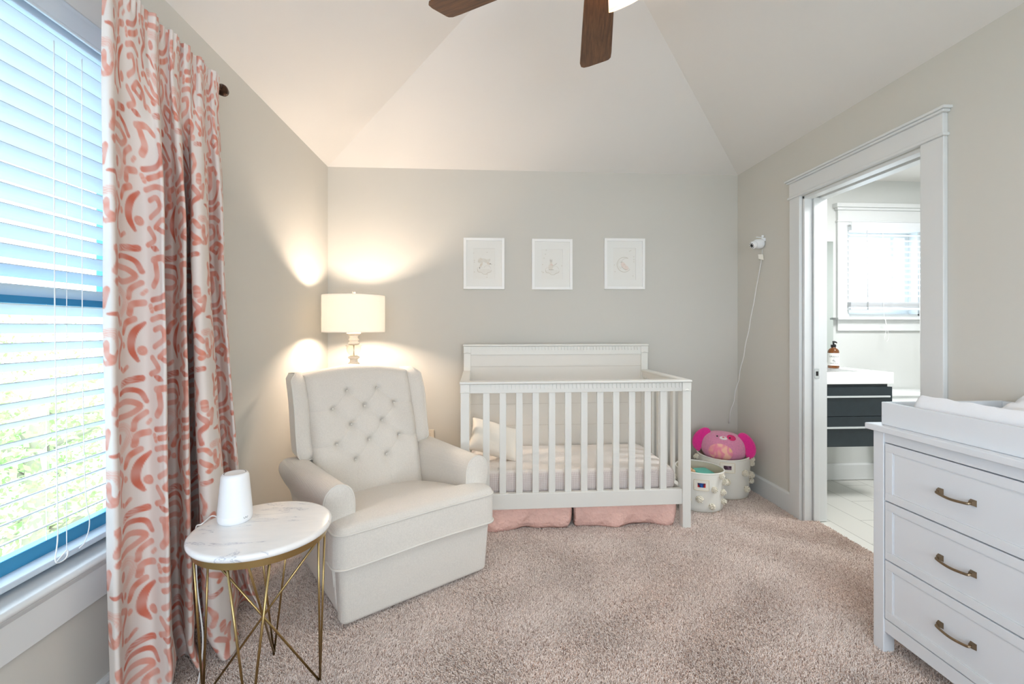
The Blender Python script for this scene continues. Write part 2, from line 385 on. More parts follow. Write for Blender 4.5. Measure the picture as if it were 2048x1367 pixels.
# right wall with doorway
DY0, DY1, DZ = 1.955, 2.752, 2.065
b = MB(); X0, X1 = XR, XR + 0.14
b.box(X0, X1, YB, DY0, 0, 2.6).box(X0, X1, DY1, YW, 0, 2.6).box(X0, X1, DY0, DY1, DZ, 2.6)
struct(b.build('wall_right', M_wall))
# front wall (behind the camera) with an added wide window for more daylight
b = MB(); RX0, RX1 = -0.85, 1.70
b.box(XL, RX0, YB - TH, YB, 0, 2.6).box(RX1, XR, YB - TH, YB, 0, 2.6).box(RX0, RX1, YB - TH, YB, 0, 0.55).box(RX0, RX1, YB - TH, YB, 2.15, 2.6)
struct(b.build('wall_front', M_wall))
b = MB()
for (a0, a1) in ((RX0, RX0 + 0.07), (0.39, 0.46), (RX1 - 0.07, RX1)): b.box(a0, a1, YB - 0.11, YB - 0.06, 0.55, 2.15)
for z in (0.55, 1.32, 2.09): b.box(RX0, RX1, YB - 0.10, YB - 0.065, z, z + 0.06)
w3 = struct(b.build('added_window', M_trim, bevel=0.003))
# hipped ceiling
XM = (XL + XR) / 2; K = 0.40; RH = ZC + (XR - XL) / 2 * K; hw = (XR - XL) / 2
vs = [(XL - .02, YB, ZC - .008), (XR + .02, YB, ZC - .008), (XR + .02, YW + .02, ZC - .008), (XL - .02, YW + .02, ZC - .008), (XM, YB + hw, RH), (XM, YW - hw, RH)]
tops = [(v[0], v[1], v[2] + 0.12) for v in vs]
fs = [(0, 4, 1), (1, 4, 5, 2), (2, 5, 3), (3, 5, 4, 0)]
b = MB().add(vs, fs).add(tops, [f[::-1] for f in fs]).add(vs[:4] + tops[:4], [(0, 1, 5, 4), (1, 2, 6, 5), (2, 3, 7, 6), (3, 0, 4, 7)])
struct(b.build('ceiling', M_ceil, weld=True))
# bathroom shell
struct(MB().box(4.05, 4.2, 1.35, YW, 0, 2.6).build('wall_bathroom_right', M_wallb))
struct(MB().box(XR + 0.14, 4.2, 1.2, 1.35, 0, 2.6).build('wall_bathroom_front', M_wallb))
struct(MB().box(XR + 0.14, 4.2, 1.2, YW + TH, ZC - 0.02, ZC + 0.1).build('ceiling_bathroom', M_ceil))
# baseboards
BH = 0.14
def base_prof(h=BH, t=0.016): return [(0, 0), (t, 0), (t, h - 0.012), (t * 0.55, h), (0, h)]
struct(MB().prism([(XL + p[0], p[1]) for p in base_prof()], YB, YW, 'y').build('baseboard_left', M_trim))
struct(MB().prism([(YW - p[0], p[1]) for p in base_prof()], XL + .016, XR - .016, 'x').build('baseboard_back', M_trim))
b = MB().prism([(XR - p[0], p[1]) for p in base_prof()], DY1 + 0.095, YW, 'y').prism([(XR - p[0], p[1]) for p in base_prof()], YB, DY0 - 0.11, 'y')
struct(b.build('baseboard_right', M_trim))
struct(MB().prism([(YW - p[0], p[1]) for p in base_prof(0.13)], XR + 0.14, 4.05, 'x').build('baseboard_bathroom', M_trim))
# door casing (trim_1) with entablature, jamb and pocket door edge
b = MB(); cx0, cx1 = XR - 0.022, XR
b.box(cx0, cx1, DY1, DY1 + 0.094, 0, DZ + 0.004).box(cx0, cx1, DY0 - 0.106, DY0, 0, DZ + 0.004)
b.box(cx0 - 0.010, cx1, DY0 - 0.115, DY1 + 0.103, DZ + 0.004, DZ + 0.018)
b.box(cx0 - 0.002, cx1, DY0 - 0.106, DY1 + 0.094, DZ + 0.018, DZ + 0.105)
b.box(cx0 - 0.014, cx1, DY0 - 0.118, DY1 + 0.106, DZ + 0.105, DZ + 0.117)
b.box(cx0 - 0.022, cx1, DY0 - 0.128, DY1 + 0.116, DZ + 0.117, DZ + 0.130)
struct(b.build('trim_1', M_trim, bevel=0.003))
b = MB()
for (ya, yb) in ((DY1 - 0.018, DY1), (DY0, DY0 + 0.018)):
    b.box(XR, XR + 0.050, ya, yb, 0, DZ).box(XR + 0.095, XR + 0.15, ya, yb, 0, DZ)
    b.box(XR, XR + 0.15, DY1 - 0.004 if ya > 2.3 else DY0, DY1 if ya > 2.3 else DY0 + 0.004, 0, DZ)
b.box(XR, XR + 0.055, DY0, DY1, DZ - 0.018, DZ).box(XR + 0.09, XR + 0.15, DY0, DY1, DZ - 0.018, DZ)
struct(b.build('trim_2', M_trim, bevel=0.002))
d1 = struct(MB().box(XR + 0.054, XR + 0.091, DY1 - 0.030, DY1 - 0.005, 0.01, DZ - 0.01).build('door_1', M_trim, bevel=0.002))
pz = onX(1643, 748, XR + 0.07).z
MB().box(XR + 0.058, XR + 0.087, DY1 - 0.0325, DY1 - 0.030, pz - 0.03, pz + 0.03).build('latch_plate', M_chrome, d1)
MB().box(XR + 0.066, XR + 0.079, DY1 - 0.0345, DY1 - 0.0325, pz - 0.014, pz + 0.014).build('latch_opening', M_dark, d1)
# left window: sash, glass, sill, casing
w1 = MB(); xo = XL - TH
w1.box(xo, XL, WY0, WY0 + 0.015, WZ0, WZ1).box(xo, XL, WY1 - 0.015, WY1, WZ0, WZ1).box(xo, XL, WY0, WY1, WZ1 - 0.015, WZ1)
w1 = struct(w1.build('window_1', M_trim))
yc = [(WY0 + 0.015, WY1 - 0.015)]
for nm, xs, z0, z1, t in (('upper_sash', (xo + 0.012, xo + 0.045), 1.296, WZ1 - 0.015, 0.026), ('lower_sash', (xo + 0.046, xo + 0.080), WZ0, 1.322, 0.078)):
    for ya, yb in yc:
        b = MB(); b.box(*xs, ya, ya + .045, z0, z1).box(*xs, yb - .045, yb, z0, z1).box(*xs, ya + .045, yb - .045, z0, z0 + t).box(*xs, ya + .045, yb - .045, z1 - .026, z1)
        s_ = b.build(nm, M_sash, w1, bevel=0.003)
        xm = (xs[0] + xs[1]) / 2
        MB().box(xm - .003, xm + .003, ya + .04, yb - .04, z0 + .03, z1 - .03).build('window_pane', M_glassw, s_)
# stool (sill) and apron
sl = MB().prism([(xo + 0.08, WZ0 - 0.02), (XL + 0.032, WZ0 - 0.02), (XL + 0.04, WZ0 - 0.012), (XL + 0.04, WZ0 - 0.004), (XL + 0.032, WZ0 + 0.004), (xo + 0.08, WZ0 + 0.004)], WY0 - 0.12, WY1 + 0.12, 'y').build('trim_3', M_trim, bevel=0.003)
struct(sl)
b = MB().box(XL, XL + 0.019, WY0 - 0.09, WY1 + 0.09, WZ0 - 0.135, WZ0 - 0.021).prism([(XL, WZ0 - .021), (XL + .03, WZ0 - .021), (XL + .019, WZ0 - .04), (XL, WZ0 - .04)], WY0 - 0.09, WY1 + 0.09, 'y')
struct(b.build('trim_4', M_trim, bevel=0.002))
b = MB().box(XL, XL + 0.02, WY0 - 0.09, WY0, WZ0 + .005, WZ1).box(XL, XL + 0.02, WY1, WY1 + 0.09, WZ0 + .005, WZ1)
b.box(XL, XL + 0.022, WY0 - 0.10, WY1 + 0.10, WZ1, WZ1 + 0.10).box(XL, XL + 0.04, WY0 - 0.115, WY1 + 0.115, WZ1 + 0.10, WZ1 + 0.125)
struct(b.build('trim_5', M_trim, bevel=0.002))
# bathroom window
b = MB()
b.box(BX0, BX0 + .012, YW, YW + TH, BZ0, BZ1).box(BX1 - .012, BX1, YW, YW + TH, BZ0, BZ1).box(BX0, BX1, YW, YW + TH, BZ1 - .012, BZ1).box(BX0, BX1, YW, YW + TH, BZ0, BZ0 + .012)
w2 = struct(b.build('window_2', M_trim))
b = MB(); b.box(BX0 + .012, BX0 + .05, YW + .08, YW + .12, BZ0 + .012, BZ1 - .012).box(BX1 - .05, BX1 - .012, YW + .08, YW + .12, BZ0 + .012, BZ1 - .012)
b.box(BX0 + .05, BX1 - .05, YW + .08, YW + .12, BZ0 + .012, BZ0 + .06).box(BX0 + .05, BX1 - .05, YW + .08, YW + .12, BZ1 - .05, BZ1 - .012)
b.box(3.385, 3.415, YW + .08, YW + .12, BZ0 + .05, BZ1 - .05)
sa = b.build('sash', M_trim, w2)
MB().box(BX0 + .05, BX1 - .05, YW + .098, YW + .102, BZ0 + .05, BZ1 - .05).build('window_pane', M_glassw, sa)
b = MB(); yf = YW - 0.02
b.box(2.845, BX0, yf, YW, 1.31, 2.085).box(BX1, 3.66, yf, YW, 1.31, 2.085).box(BX0, BX1, yf, YW, BZ1, 2.085)
b.box(2.838, 3.667, yf - .006, YW, 2.085, 2.098).box(2.845, 3.66, yf - .002, YW, 2.098, 2.18).box(2.83, 3.68, yf - .015, YW, 2.18, 2.20).box(2.815, 3.70, yf - .03, YW, 2.20, 2.232)
b.box(2.82, 3.69, yf - .035, YW, 1.295, 1.312).box(2.845, 3.66, yf, YW, 1.205, 1.295)
struct(b.build('trim_6', M_trim, bevel=0.002))

# ------------------------------------------------------------------ outside
M_leaf = mat('sunlit_leaf', (132, 176, 92), 0.6, trans=0.45)
M_bark = mat('grey_bark', (150, 140, 124), 0.9)
M_leaf2 = mat('young_leaf', (160, 196, 122), 0.6, trans=0.45)
struct(MB().box(-40, XL - 0.6, -30, 40, -3.3, -3.2).build('ground', mat('pale_ground', (168, 174, 164), 0.9)))
def tree(x, y, zc, r, n, m, label, top):
    t = empty('leafy_tree', label, 'tree', (x, y, -3.2), 0, 'trees beyond the window')
    b = MB(); b.tube([(0, 0, 0), (.05, .02, 1.5), (0, .1, zc + 2.6), (.1, .05, zc + 3.2)], [.14, .11, .08, .04], 8); b.build('trunk', M_bark, t, True)
    b = MB(); ends = []
    for k in range(16):
        a = random.uniform(0, 2 * PI); e = random.uniform(-.5, .9); L_ = random.uniform(.6, 1.0) * r
        p0 = Vector((0, .1, zc + 2.6 + random.uniform(-1.2, .4)))
        p2 = p0 + Vector((math.cos(a) * L_, math.sin(a) * L_, e * r * .7)); p1 = (p0 + p2) / 2 + Vector((0, 0, .12))
        b.tube([p0, p1, p2], [.03, .018, .006], 6); ends.append((p0, p1, p2))
    b.build('branch', M_bark, t, True)
    b = MB()
    for k in range(n):
        p0, p1, p2 = random.choice(ends); u = random.uniform(.2, 1.05)
        p = p0.lerp(p2, u) + Vector([random.gauss(0, .16 * r) for _ in range(3)])
        d = Vector([random.gauss(0, 1) for _ in range(3)]).normalized(); w = d.orthogonal().normalized(); s = random.uniform(.028, .052)
        q = [p - d * s, p + w * s * .42, p + d * s, p - w * s * .42]
        b.add(q, [(0, 1, 2, 3)])
    b.build('foliage', m, t)
tree(-4.3, 4.5, 0.9, 1.6, 8000, M_leaf2, 'light green leafy tree nearest outside, seen through the lower slats of the left blind', 1)
tree(-9.4, 7.6, 1.6, 2.4, 9000, M_leaf, 'darker green broad tree farther out beyond the left window blind', 1)
tree(-6.4, 13.0, 0.4, 2.1, 8000, M_leaf2, 'sparse low tree with thin green sprays, farthest along beyond the left window blind', 1)

# ------------------------------------------------------------------ left window blind
bl = empty('window_blind', 'white wide-slat horizontal blind with valance in the left window', 'blind', (XL - 0.045, 0, WZ0 + 0.01))
Z0 = WZ0 + 0.01; BY0, BY1 = WY0 + 0.02, WY1 - 0.02
def slats(bl, z0, z1, pitch, half, tilt, a0, a1, axis, m, thick=.0028):
    b = MB(); n = int((z1 - z0) / pitch)
    for i in range(n + 1):
        z = z1 - i * pitch
        pr = []
        for k in range(7):                                    # gently crowned slat
            t = -1 + 2 * k / 6; pr.append((t * half, .003 * (1 - t * t)))
        pr = pr + [(q[0], q[1] - thick) for q in pr[::-1]]
        rot = [(q[0] * math.cos(tilt) - q[1] * math.sin(tilt), z + q[0] * math.sin(tilt) + q[1] * math.cos(tilt)) for q in pr]
        b.prism(rot, a0, a1, axis)
    return b
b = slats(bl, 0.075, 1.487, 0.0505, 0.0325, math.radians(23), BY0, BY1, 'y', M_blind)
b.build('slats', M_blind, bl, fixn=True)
# MB above is local: x toward the room is +, z measured from the sill
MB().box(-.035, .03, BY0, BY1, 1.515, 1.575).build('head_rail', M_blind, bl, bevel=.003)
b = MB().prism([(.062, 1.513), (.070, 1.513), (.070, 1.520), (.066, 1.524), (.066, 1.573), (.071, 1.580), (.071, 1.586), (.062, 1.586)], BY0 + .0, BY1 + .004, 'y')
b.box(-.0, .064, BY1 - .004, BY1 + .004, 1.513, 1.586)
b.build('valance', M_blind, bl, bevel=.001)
MB().box(-.028, .028, BY0, BY1, .012, .030).build('bottom_rail', M_blind, bl, bevel=.004)
for yy in (0.40, 0.95, 1.375):
    b = MB()
    for dx in (-.027, .0285): b.tube([(dx, yy, .02), (dx, yy, 1.48)], .0011, 5)
    b.build('ladder_cord', M_cord, bl)
b = MB(); yy = 1.33
b.tube(catmull([(.034, yy, 1.48), (.036, yy, .8), (.040, yy + .003, .25), (.046, yy - .002, .10), (.052, yy - .015, .035), (.055, yy + .012, .030), (.052, yy + .02, .05), (.050, yy - .01, .032)]), .0016, 6)
b.tube(catmull([(.036, yy + .085, 1.48), (.038, yy + .085, .6), (.044, yy + .088, .2), (.052, yy + .092, .10), (.054, yy + .075, .05), (.05, yy + .06, .035)]), .0014, 6)
b.build('lift_cord', M_cord, bl, True)

# ------------------------------------------------------------------ curtain rod
rod = empty('curtain_rod', 'dark bronze curtain rod with round finial above the window', 'curtain rod', (XL, 1.9, 2.2))
RZ, RXo = 2.212, -1.085
b = MB().tube([(RXo - XL, -2.3, RZ - 2.2), (RXo - XL, 0.0, RZ - 2.2)], .0095, 12); b.build('rod', M_bronze, rod, True)
b = MB().lathe([(.0, -.006), (.012, -.006), (.0135, 0), (.012, .004), (.011, .008), (.018, .014), (.022, .020), (.0235, .028), (.022, .036), (.0185, .043), (.019, .046), (.015, .052), (.008, .056), (0, .057)], n=24)
b.xf(Matrix.Translation((RXo - XL, .0, RZ - 2.2)) @ Matrix.Rotation(-PI / 2, 4, 'X')); b.build('finial', M_bronze, rod, True)
b = MB().tube([(0.002, -.07, .0), (.06, -.07, .0), (RXo - XL, -.07, -.002)], .005, 8).lathe([(.02, 0), (.02, .004), (.0, .006)], n=20)
b.v[-60:] = [tuple(Matrix.Translation((0.0, -.07, 0)) @ Matrix.Rotation(PI / 2, 4, 'Y') @ Vector(v)) for v in b.v[-60:]]
b.build('bracket', M_bronze, rod, True)

# ------------------------------------------------------------------ ink painting on fine meshes
def seg_dist(px, py, pts):
    d = np.full(px.shape, 1e9); tt = np.zeros(px.shape); L = 0; n = len(pts) - 1
    for i in range(n):
        ax, ay = pts[i]; bx, by = pts[i + 1]; dx, dy = bx - ax, by - ay; q = dx * dx + dy * dy + 1e-12
        t = np.clip(((px - ax) * dx + (py - ay) * dy) / q, 0, 1); dd = np.hypot(px - ax - t * dx, py - ay - t * dy)
        m = dd < d; d = np.where(m, dd, d); tt = np.where(m, (i + t) / n, tt)
    return d, tt
def paint(px, py, strokes, soft, wrap=None):
    """strokes: (points, width, rgb, alpha, mode)  -> rgba arrays; wrap=(w,h) tiles them"""
    C = np.zeros(px.shape + (3,)); A = np.zeros(px.shape)
    for pts, w, rgb, al, mode in strokes:
        P = [tuple(p) for p in (catmull(pts, 6) if len(pts) > 2 else pts)]
        for ox in ((-wrap[0], 0, wrap[0]) if wrap else (0,)):
            for oy in ((-wrap[1], 0, wrap[1]) if wrap else (0,)):
                Q = [(a + ox, b + oy) for a, b in P]
                xs = [q[0] for q in Q]; ys = [q[1] for q in Q]
                if wrap and (max(xs) < -w or min(xs) > wrap[0] + w or max(ys) < -w or min(ys) > wrap[1] + w): continue
                d, t = seg_dist(px, py, Q)
                ww = w * 0.5
                if mode == 'taper': ww = w * 0.5 * (0.25 + 0.95 * np.sin(PI * np.clip(t * .85 + .08, 0, 1)))
                a = np.clip((ww - d) / soft + 0.5, 0, 1) * al
                if mode == 'dry': a = a * np.clip(.7 + .35 * np.sin(d * 1500 + 2 * np.sin(t * 5)) + .7 * (t - .3), .25, 1)
                if mode == 'rings': a = a * np.clip(.65 + .4 * np.sin(d * 1100 + .5), .25, 1)
                wash = 0.72 + 0.28 * np.sin(t * 5.1 + w * 300) ** 2
                a = np.clip(a * wash, 0, 1)
                C = C * (1 - a[..., None]) + np.array(rgb) * a[..., None] if False else np.where(a[..., None] > A[..., None], np.array(rgb), C)
                A = np.maximum(A, a)
    return C, A
def ink_grid(name, P, faces_nu, faces_nv, C, A, m, parent=None, solid=0):
    """P (nv,nu,3) array of points -> mesh with 'ink' attribute"""
    nv, nu = P.shape[:2]; me = bpy.data.meshes.new(name)
    me.vertices.add(nu * nv); me.vertices.foreach_set('co', P.reshape(-1).astype(np.float32))
    i, j = np.meshgrid(np.arange(nu - 1), np.arange(nv - 1)); q = np.stack([j * nu + i, j * nu + i + 1, (j + 1) * nu + i + 1, (j + 1) * nu + i], -1).reshape(-1, 4)
    me.loops.add(q.size); me.polygons.add(len(q)); me.loops.foreach_set('vertex_index', q.reshape(-1).astype(np.int32))
    me.polygons.foreach_set('loop_start', np.arange(0, q.size, 4, dtype=np.int32)); me.polygons.foreach_set('use_smooth', np.ones(len(q), bool))
    me.update(calc_edges=True)
    at = me.color_attributes.new('ink', 'FLOAT_COLOR', 'POINT')
    at.data.foreach_set('color', np.concatenate([C.reshape(-1, 3), A.reshape(-1, 1)], 1).astype(np.float32).reshape(-1))
    me.materials.append(m); o = bpy.data.objects.new(name, me); COL.objects.link(o)
    if solid: s = o.modifiers.new('t', 'SOLIDIFY'); s.thickness = solid; s.offset = -1
    if parent: o.parent = parent
    return o

# ------------------------------------------------------------------ curtain
c1, c2, c3 = lin((202, 90, 54)), lin((214, 126, 100)), lin((222, 156, 136))
U = 0.00054     # one pattern unit in metres
def S(pts, w, c=c2, a=.8, mode=''): return ([(p[0] * U, -p[1] * U) for p in pts], w * U, c, a, mode)
CUR = [
 S([(165, 285), (205, 302), (245, 282)], 26), S([(175, 375), (250, 362), (325, 355)], 40, c1, .9, 'dry'),
 S([(150, 425), (235, 412), (310, 430), (345, 490)], 30, c1, .9), S([(120, 482), (250, 480), (310, 518), (245, 556), (120, 552)], 34),
 S([(80, 390), (95, 450), (75, 515)], 44), S([(85, 570), (87, 574)], 44, c2, .9), S([(340, 555), (285, 595), (272, 645)], 34),
 S([(125, 605), (215, 620), (250, 670), (205, 730), (150, 742)], 46, c3, .55, 'rings'), S([(138, 668), (140, 676)], 52, c1, .7),
 S([(350, 672), (290, 685), (275, 735)], 40), S([(300, 768), (245, 795), (215, 845)], 38, c2, .9), S([(165, 790), (168, 794)], 36),
 S([(352, 790), (302, 838), (278, 895), (280, 950), (312, 1012)], 42, c1, .9, 'taper'), S([(335, 950), (338, 956)], 52),
 S([(118, 850), (180, 895), (130, 965), (128, 1030)], 34), S([(30, 745), (105, 750), (135, 810)], 24, c1, .8, 'taper'),
 S([(5, 850), (70, 850), (105, 935)], 46, c3, .8, 'rings'), S([(25, 905), (28, 960), (62, 990)], 42), S([(-10, 640), (30, 615), (5, 700)], 34),
 S([(560, 300), (585, 220), (510, 190), (450, 230)], 34, c2, .9),
 S([(410, 345), (470, 365)], 30, c1, .85, 'taper'), S([(420, 420), (500, 412), (540, 450)], 40), S([(440, 430), (450, 520), (420, 570)], 44),
 S([(560, 510), (545, 590), (490, 640), (405, 655)], 34, c1, .8), S([(560, 665), (500, 690), (430, 705)], 36, c2, .9),
 S([(400, 770), (480, 755), (560, 790)], 34, c2, .8), S([(415, 930), (490, 880), (470, 820), (420, 830)], 34), S([(540, 830), (548, 880), (570, 915)], 36),
 S([(600, 560), (610, 600)], 26), S([(395, 235), (440, 300), (385, 330)], 34, c2, .8), S([(470, 240), (520, 262), (560, 235)], 30, c1, .8), S([(600, 300), (598, 304)], 44, c3, .9), S([(90, 950), (60, 1000), (20, 1010)], 30, c2, .8), S([(400, 720), (390, 690)], 30, c3, .9), S([(215, 915), (218, 920)], 34, c3, .9), S([(345, 620), (365, 600)], 24, c3, .8), S([(612, 420), (640, 480), (625, 540)], 30, c2, .8),
 S([(640, 640), (690, 700), (640, 760), (650, 830)], 34, c1, .8), S([(620, 880), (665, 870), (700, 910)], 30, c2, .9), S([(625, 340), (690, 330)], 34, c1, .85, 'dry'),
 S([(640, 950), (700, 1000), (680, 1020)], 36, c2, .9), S([(600, 700), (603, 704)], 38, c1, .8), S([(680, 560), (684, 600)], 46, c2, .8),
]
TW, THt = 710 * U, 760 * U
gx, gy = np.meshgrid(np.arange(0, TW, .0016), np.arange(0, THt, .0016))
tileC, tileA = paint(gx, gy, [([(p[0], p[1] + 1020 * U) for p in s[0]],) + s[1:] for s in CUR], .0022, (TW, THt))
# plan curve control points (image column seen at that height, distance X of the cloth)
mid = [(206, -1.095), (228, -1.065), (246, -1.105), (288, -1.085), (318, -1.03), (328, -1.012), (326, -1.06), (322, -1.125), (346, -1.12), (364, -1.05), (371, -1.035), (370, -1.08), (368, -1.14), (384, -1.155), (386, -1.10), (384, -1.05), (400, -1.02), (414, -1.025), (418, -1.06), (414, -1.11), (428, -1.10), (440, -1.06), (446, -1.05), (448, -1.10)]
top = [(203, -1.0728), (222, -1.0602), (240, -1.0728), (266, -1.0615), (292, -1.0728), (309, -1.0584), (316, -1.0728), (322, -1.0746), (336, -1.0728), (342, -1.0584), (352, -1.0593), (357, -1.0728), (362, -1.0746), (371, -1.0593), (378, -1.0593), (382, -1.0728), (390, -1.0728), (398, -1.0584), (405, -1.0593), (410, -1.0728), (418, -1.0728), (426, -1.0593), (434, -1.0602), (437, -1.0683)]
bot = [(222, -1.10), (240, -1.055), (262, -1.09), (305, -1.06), (332, -1.00), (343, -.985), (345, -1.05), (340, -1.13), (360, -1.13), (376, -1.04), (386, -1.025), (388, -1.09), (384, -1.15), (404, -1.165), (410, -1.10), (412, -1.03), (432, -.975), (462, -.965), (474, -1.00), (470, -1.07), (480, -1.08), (494, -1.03), (502, -1.0), (500, -1.06)]
def plan(cp): return np.array([(X, y_at(px, X)) for px, X in cp])
KT, KM, KB = plan(top), plan(mid), plan(bot)
NU, NV = 470, 760; ZT, ZB_ = 2.236, 0.006
def curve_at(z):
    if z > 1.5:
        t = (z - 1.5) / (2.2 - 1.5); t = min(1, max(0, t)); t = t * t * (3 - 2 * t); cp = KM * (1 - t) + KT * t
    else:
        t = (1.5 - z) / 1.5; t = t ** 1.25; cp = KM * (1 - t) + KB * t
    p = np.array(catmull(list(cp), 10)); d = np.r_[0, np.cumsum(np.hypot(*np.diff(p, axis=0).T))]; q = np.linspace(0, d[-1], NU)
    return np.stack([np.interp(q, d, p[:, 0]), np.interp(q, d, p[:, 1])], 1), d[-1]
P = np.zeros((NV, NU, 3)); Wf = curve_at(1.4)[1]
for j in range(NV):
    z = ZT + (ZB_ - ZT) * j / (NV - 1)
    q, _ = curve_at(z)
    s_ = np.linspace(0, 1, NU)
    if z > 2.17:                                   # gathered heading wrapped on the rod
        q[:, 0] += .003 * np.sin(s_ * 190) * min(1, (z - 2.17) / .03)
    if z < .25:                                    # soft buckling where the cloth meets the carpet
        k = (.25 - z) / .25
        q[:, 0] += .022 * k * k * np.sin(s_ * 21 + z * 24) + .02 * k * k
    P[j, :, 0] = q[:, 0] + .0015 * np.sin(s_ * 60 + z * 9); P[j, :, 1] = q[:, 1]; P[j, :, 2] = z
s_ = np.linspace(0, 1, NU); hem = .012 + .03 * np.clip(s_ - .55, 0, 1) * (1 + np.sin(s_ * 30)) * .5
P[:, :, 2] = ZB_ + hem[None, :] + (P[:, :, 2] - ZB_) * (ZT - ZB_ - hem[None, :]) / (ZT - ZB_)
uu = (np.linspace(0, 1, NU) * Wf)[None, :].repeat(NV, 0); vv = P[:, :, 2] * 1.0 + 0.11
ix = ((uu % TW) / .0016); iy = ((vv % THt) / .0016)
x0 = np.floor(ix).astype(int); y0 = np.floor(iy).astype(int); fx, fy = ix - x0, iy - y0
hN, wN = tileA.shape; x0 %= wN; y0 %= hN; x1, y1 = (x0 + 1) % wN, (y0 + 1) % hN
A = tileA[y0, x0] * (1 - fx) * (1 - fy) + tileA[y0, x1] * fx * (1 - fy) + tileA[y1, x0] * (1 - fx) * fy + tileA[y1, x1] * fx * fy
C = tileC[y0, x0]; C = np.where(C.sum(-1, keepdims=True) > 0, C, tileC[y1, x1]); C = np.where(C.sum(-1, keepdims=True) > 0, C, np.array(c2))
cur = ink_grid('curtain', P, NU, NV, C, A, ink_mat('printed_curtain_cloth', (226, 218, 212), .9, .12, ('noise', 500, .1, .001)), solid=.002)
tag(cur, 'off-white curtain printed with coral brush strokes hanging beside the left window', 'curtain')

# ------------------------------------------------------------------ recliner
CH = empty('recliner_armchair', 'oatmeal linen wingback recliner with tufted back, standing in front of the lamp', 'armchair', (-0.274, 2.04, 0), math.radians(35))
def rrect_front(y, w, y0, r):                      # half width near a rounded front corner
    d = y - y0
    return w if d >= r else w - r + math.sqrt(max(0, r * r - (r - d) ** 2))
# body: footrest front panel and the box behind
def softbox(b, x0, x1, y0, y1, z0, z1, r, tap=0.0, n=6):
    """rounded box as a stack of rounded-rectangle rings"""
    def ring(ins, z, t=0):
        pts = []; X0, X1, Y0, Y1 = x0 + ins + t, x1 - ins - t, y0 + ins + t, y1 - ins; rr = max(.004, r * 1.1 - ins * .5)
        for cx_, cyy, a0 in ((X1 - rr, Y0 + rr, -90), (X1 - rr, Y1 - rr, 0), (X0 + rr, Y1 - rr, 90), (X0 + rr, Y0 + rr, 180)):
            for k in range(7):
                a = math.radians(a0 + 90 * k / 6); pts.append((cx_ + rr * math.cos(a), cyy + rr * math.sin(a), z))
        return pts
    rings = []
    for k in range(n + 1):
        a = PI / 2 * k / n; rings.append(ring(r * (1 - math.sin(a)), z0 + r * (1 - math.cos(a)), tap))
    rings.append(ring(0, (z0 + z1) / 2, tap / 2))
    for k in range(n + 1):
        a = PI / 2 * k / n; rings.append(ring(r * (1 - math.cos(a)), z1 - r * (1 - math.sin(a)), 0))
    m = len(rings[0]); vs = [p for q in rings for p in q]
    fs = [(i * m + k, i * m + (k + 1) % m, (i + 1) * m + (k + 1) % m, (i + 1) * m + k) for i in range(len(rings) - 1) for k in range(m)]
    fs += [tuple(range(m - 1, -1, -1)), tuple((len(rings) - 1) * m + k for k in range(m))]
    return b.add(vs, fs)
b = softbox(MB(), -.369, .369, .004, .085, .020, .282, .022, .012); b.build('footrest_panel', M_linen, CH, True, sm_ang=1.2)
b = softbox(MB(), -.30, .30, .09, .70, .035, .30, .03); b.build('base', M_linen, CH, True, sm_ang=1.2)
MB().lathe([(.24, 0.0), (.25, .004), (.25, .022), (.03, .026), (.03, .05)], (0, .40, 0), 32).build('swivel_foot', M_black, CH)
# T-shaped seat cushion
ZS = .428
def seat_pt(u, v):
    # v runs over the top from the front bottom edge to the back
    y0 = -.018
    def wid(y):
        w = .392 if y < .085 else (.284 if y > .125 else .392 - .108 * (0.5 - .5 * math.cos(PI * (y - .085) / .04)))
        return rrect_front(max(y, y0), w, y0, .05)
    y = y0 + (v ** 1.15) * .63; w = wid(y); x = (2 * u - 1) * w
    d = min(w - abs(x), y - y0); R_ = .022
    e = 0 if d >= R_ else R_ - math.sqrt(max(0, R_ * R_ - (R_ - d) ** 2))
    crown = .030 * (1 - math.exp(-min(d, .3) / .10)) * (1 if y < .35 else 1)
    z = ZS - e + crown - .11 * max(0, (y - .06) / .57) ** 1.3
    return (x, y, z)
def seat_low(u, v):
    p = seat_pt(u, v); return (p[0], p[1], .268 + .006 * math.sin(p[0] * 9))
nu, nv = 90, 110; b = MB().grid(seat_pt, nu, nv); n0 = len(b.v); b.grid(seat_low, nu, nv)
b.f[(nu - 1) * (nv - 1):] = [f[::-1] for f in b.f[(nu - 1) * (nv - 1):]]
rim = [i for i in range(nu)] + [j * nu + nu - 1 for j in range(1, nv)] + [(nv - 1) * nu + i for i in range(nu - 2, -1, -1)] + [j * nu for j in range(nv - 2, 0, -1)]
b.f += [(rim[k], rim[k] + n0, rim[(k + 1) % len(rim)] + n0, rim[(k + 1) % len(rim)]) for k in range(len(rim))]
seat = b.build('seat_cushion', M_linen, CH, True, weld=True, sm_ang=1.0)
fr = []
def front_loop(z, off=.003):
    pts = []; y0 = -.018
    for k in range(12): y = .10 - k / 11 * .066; pts.append((-.392 - off, y, z))
    for k in range(1, 9): a = math.radians(180 + 90 * k / 8); pts.append((-.392 + .05 + (.05 + off) * math.cos(a), y0 + .05 + (.05 + off) * math.sin(a), z))
    for k in range(1, 24): pts.append((-.342 + .684 * k / 24, y0 - off, z))
    for k in range(0, 9): a = math.radians(-90 + 90 * k / 8); pts.append((.392 - .05 + (.05 + off) * math.cos(a), y0 + .05 + (.05 + off) * math.sin(a), z))
    for k in range(1, 12): pts.append((.392 + off, y0 + .05 + k / 11 * .066, z))
    return pts
def wob(pts, a): return [(p[0], p[1], p[2] + a * math.sin(p[0] * 8 + 1)) for p in pts]
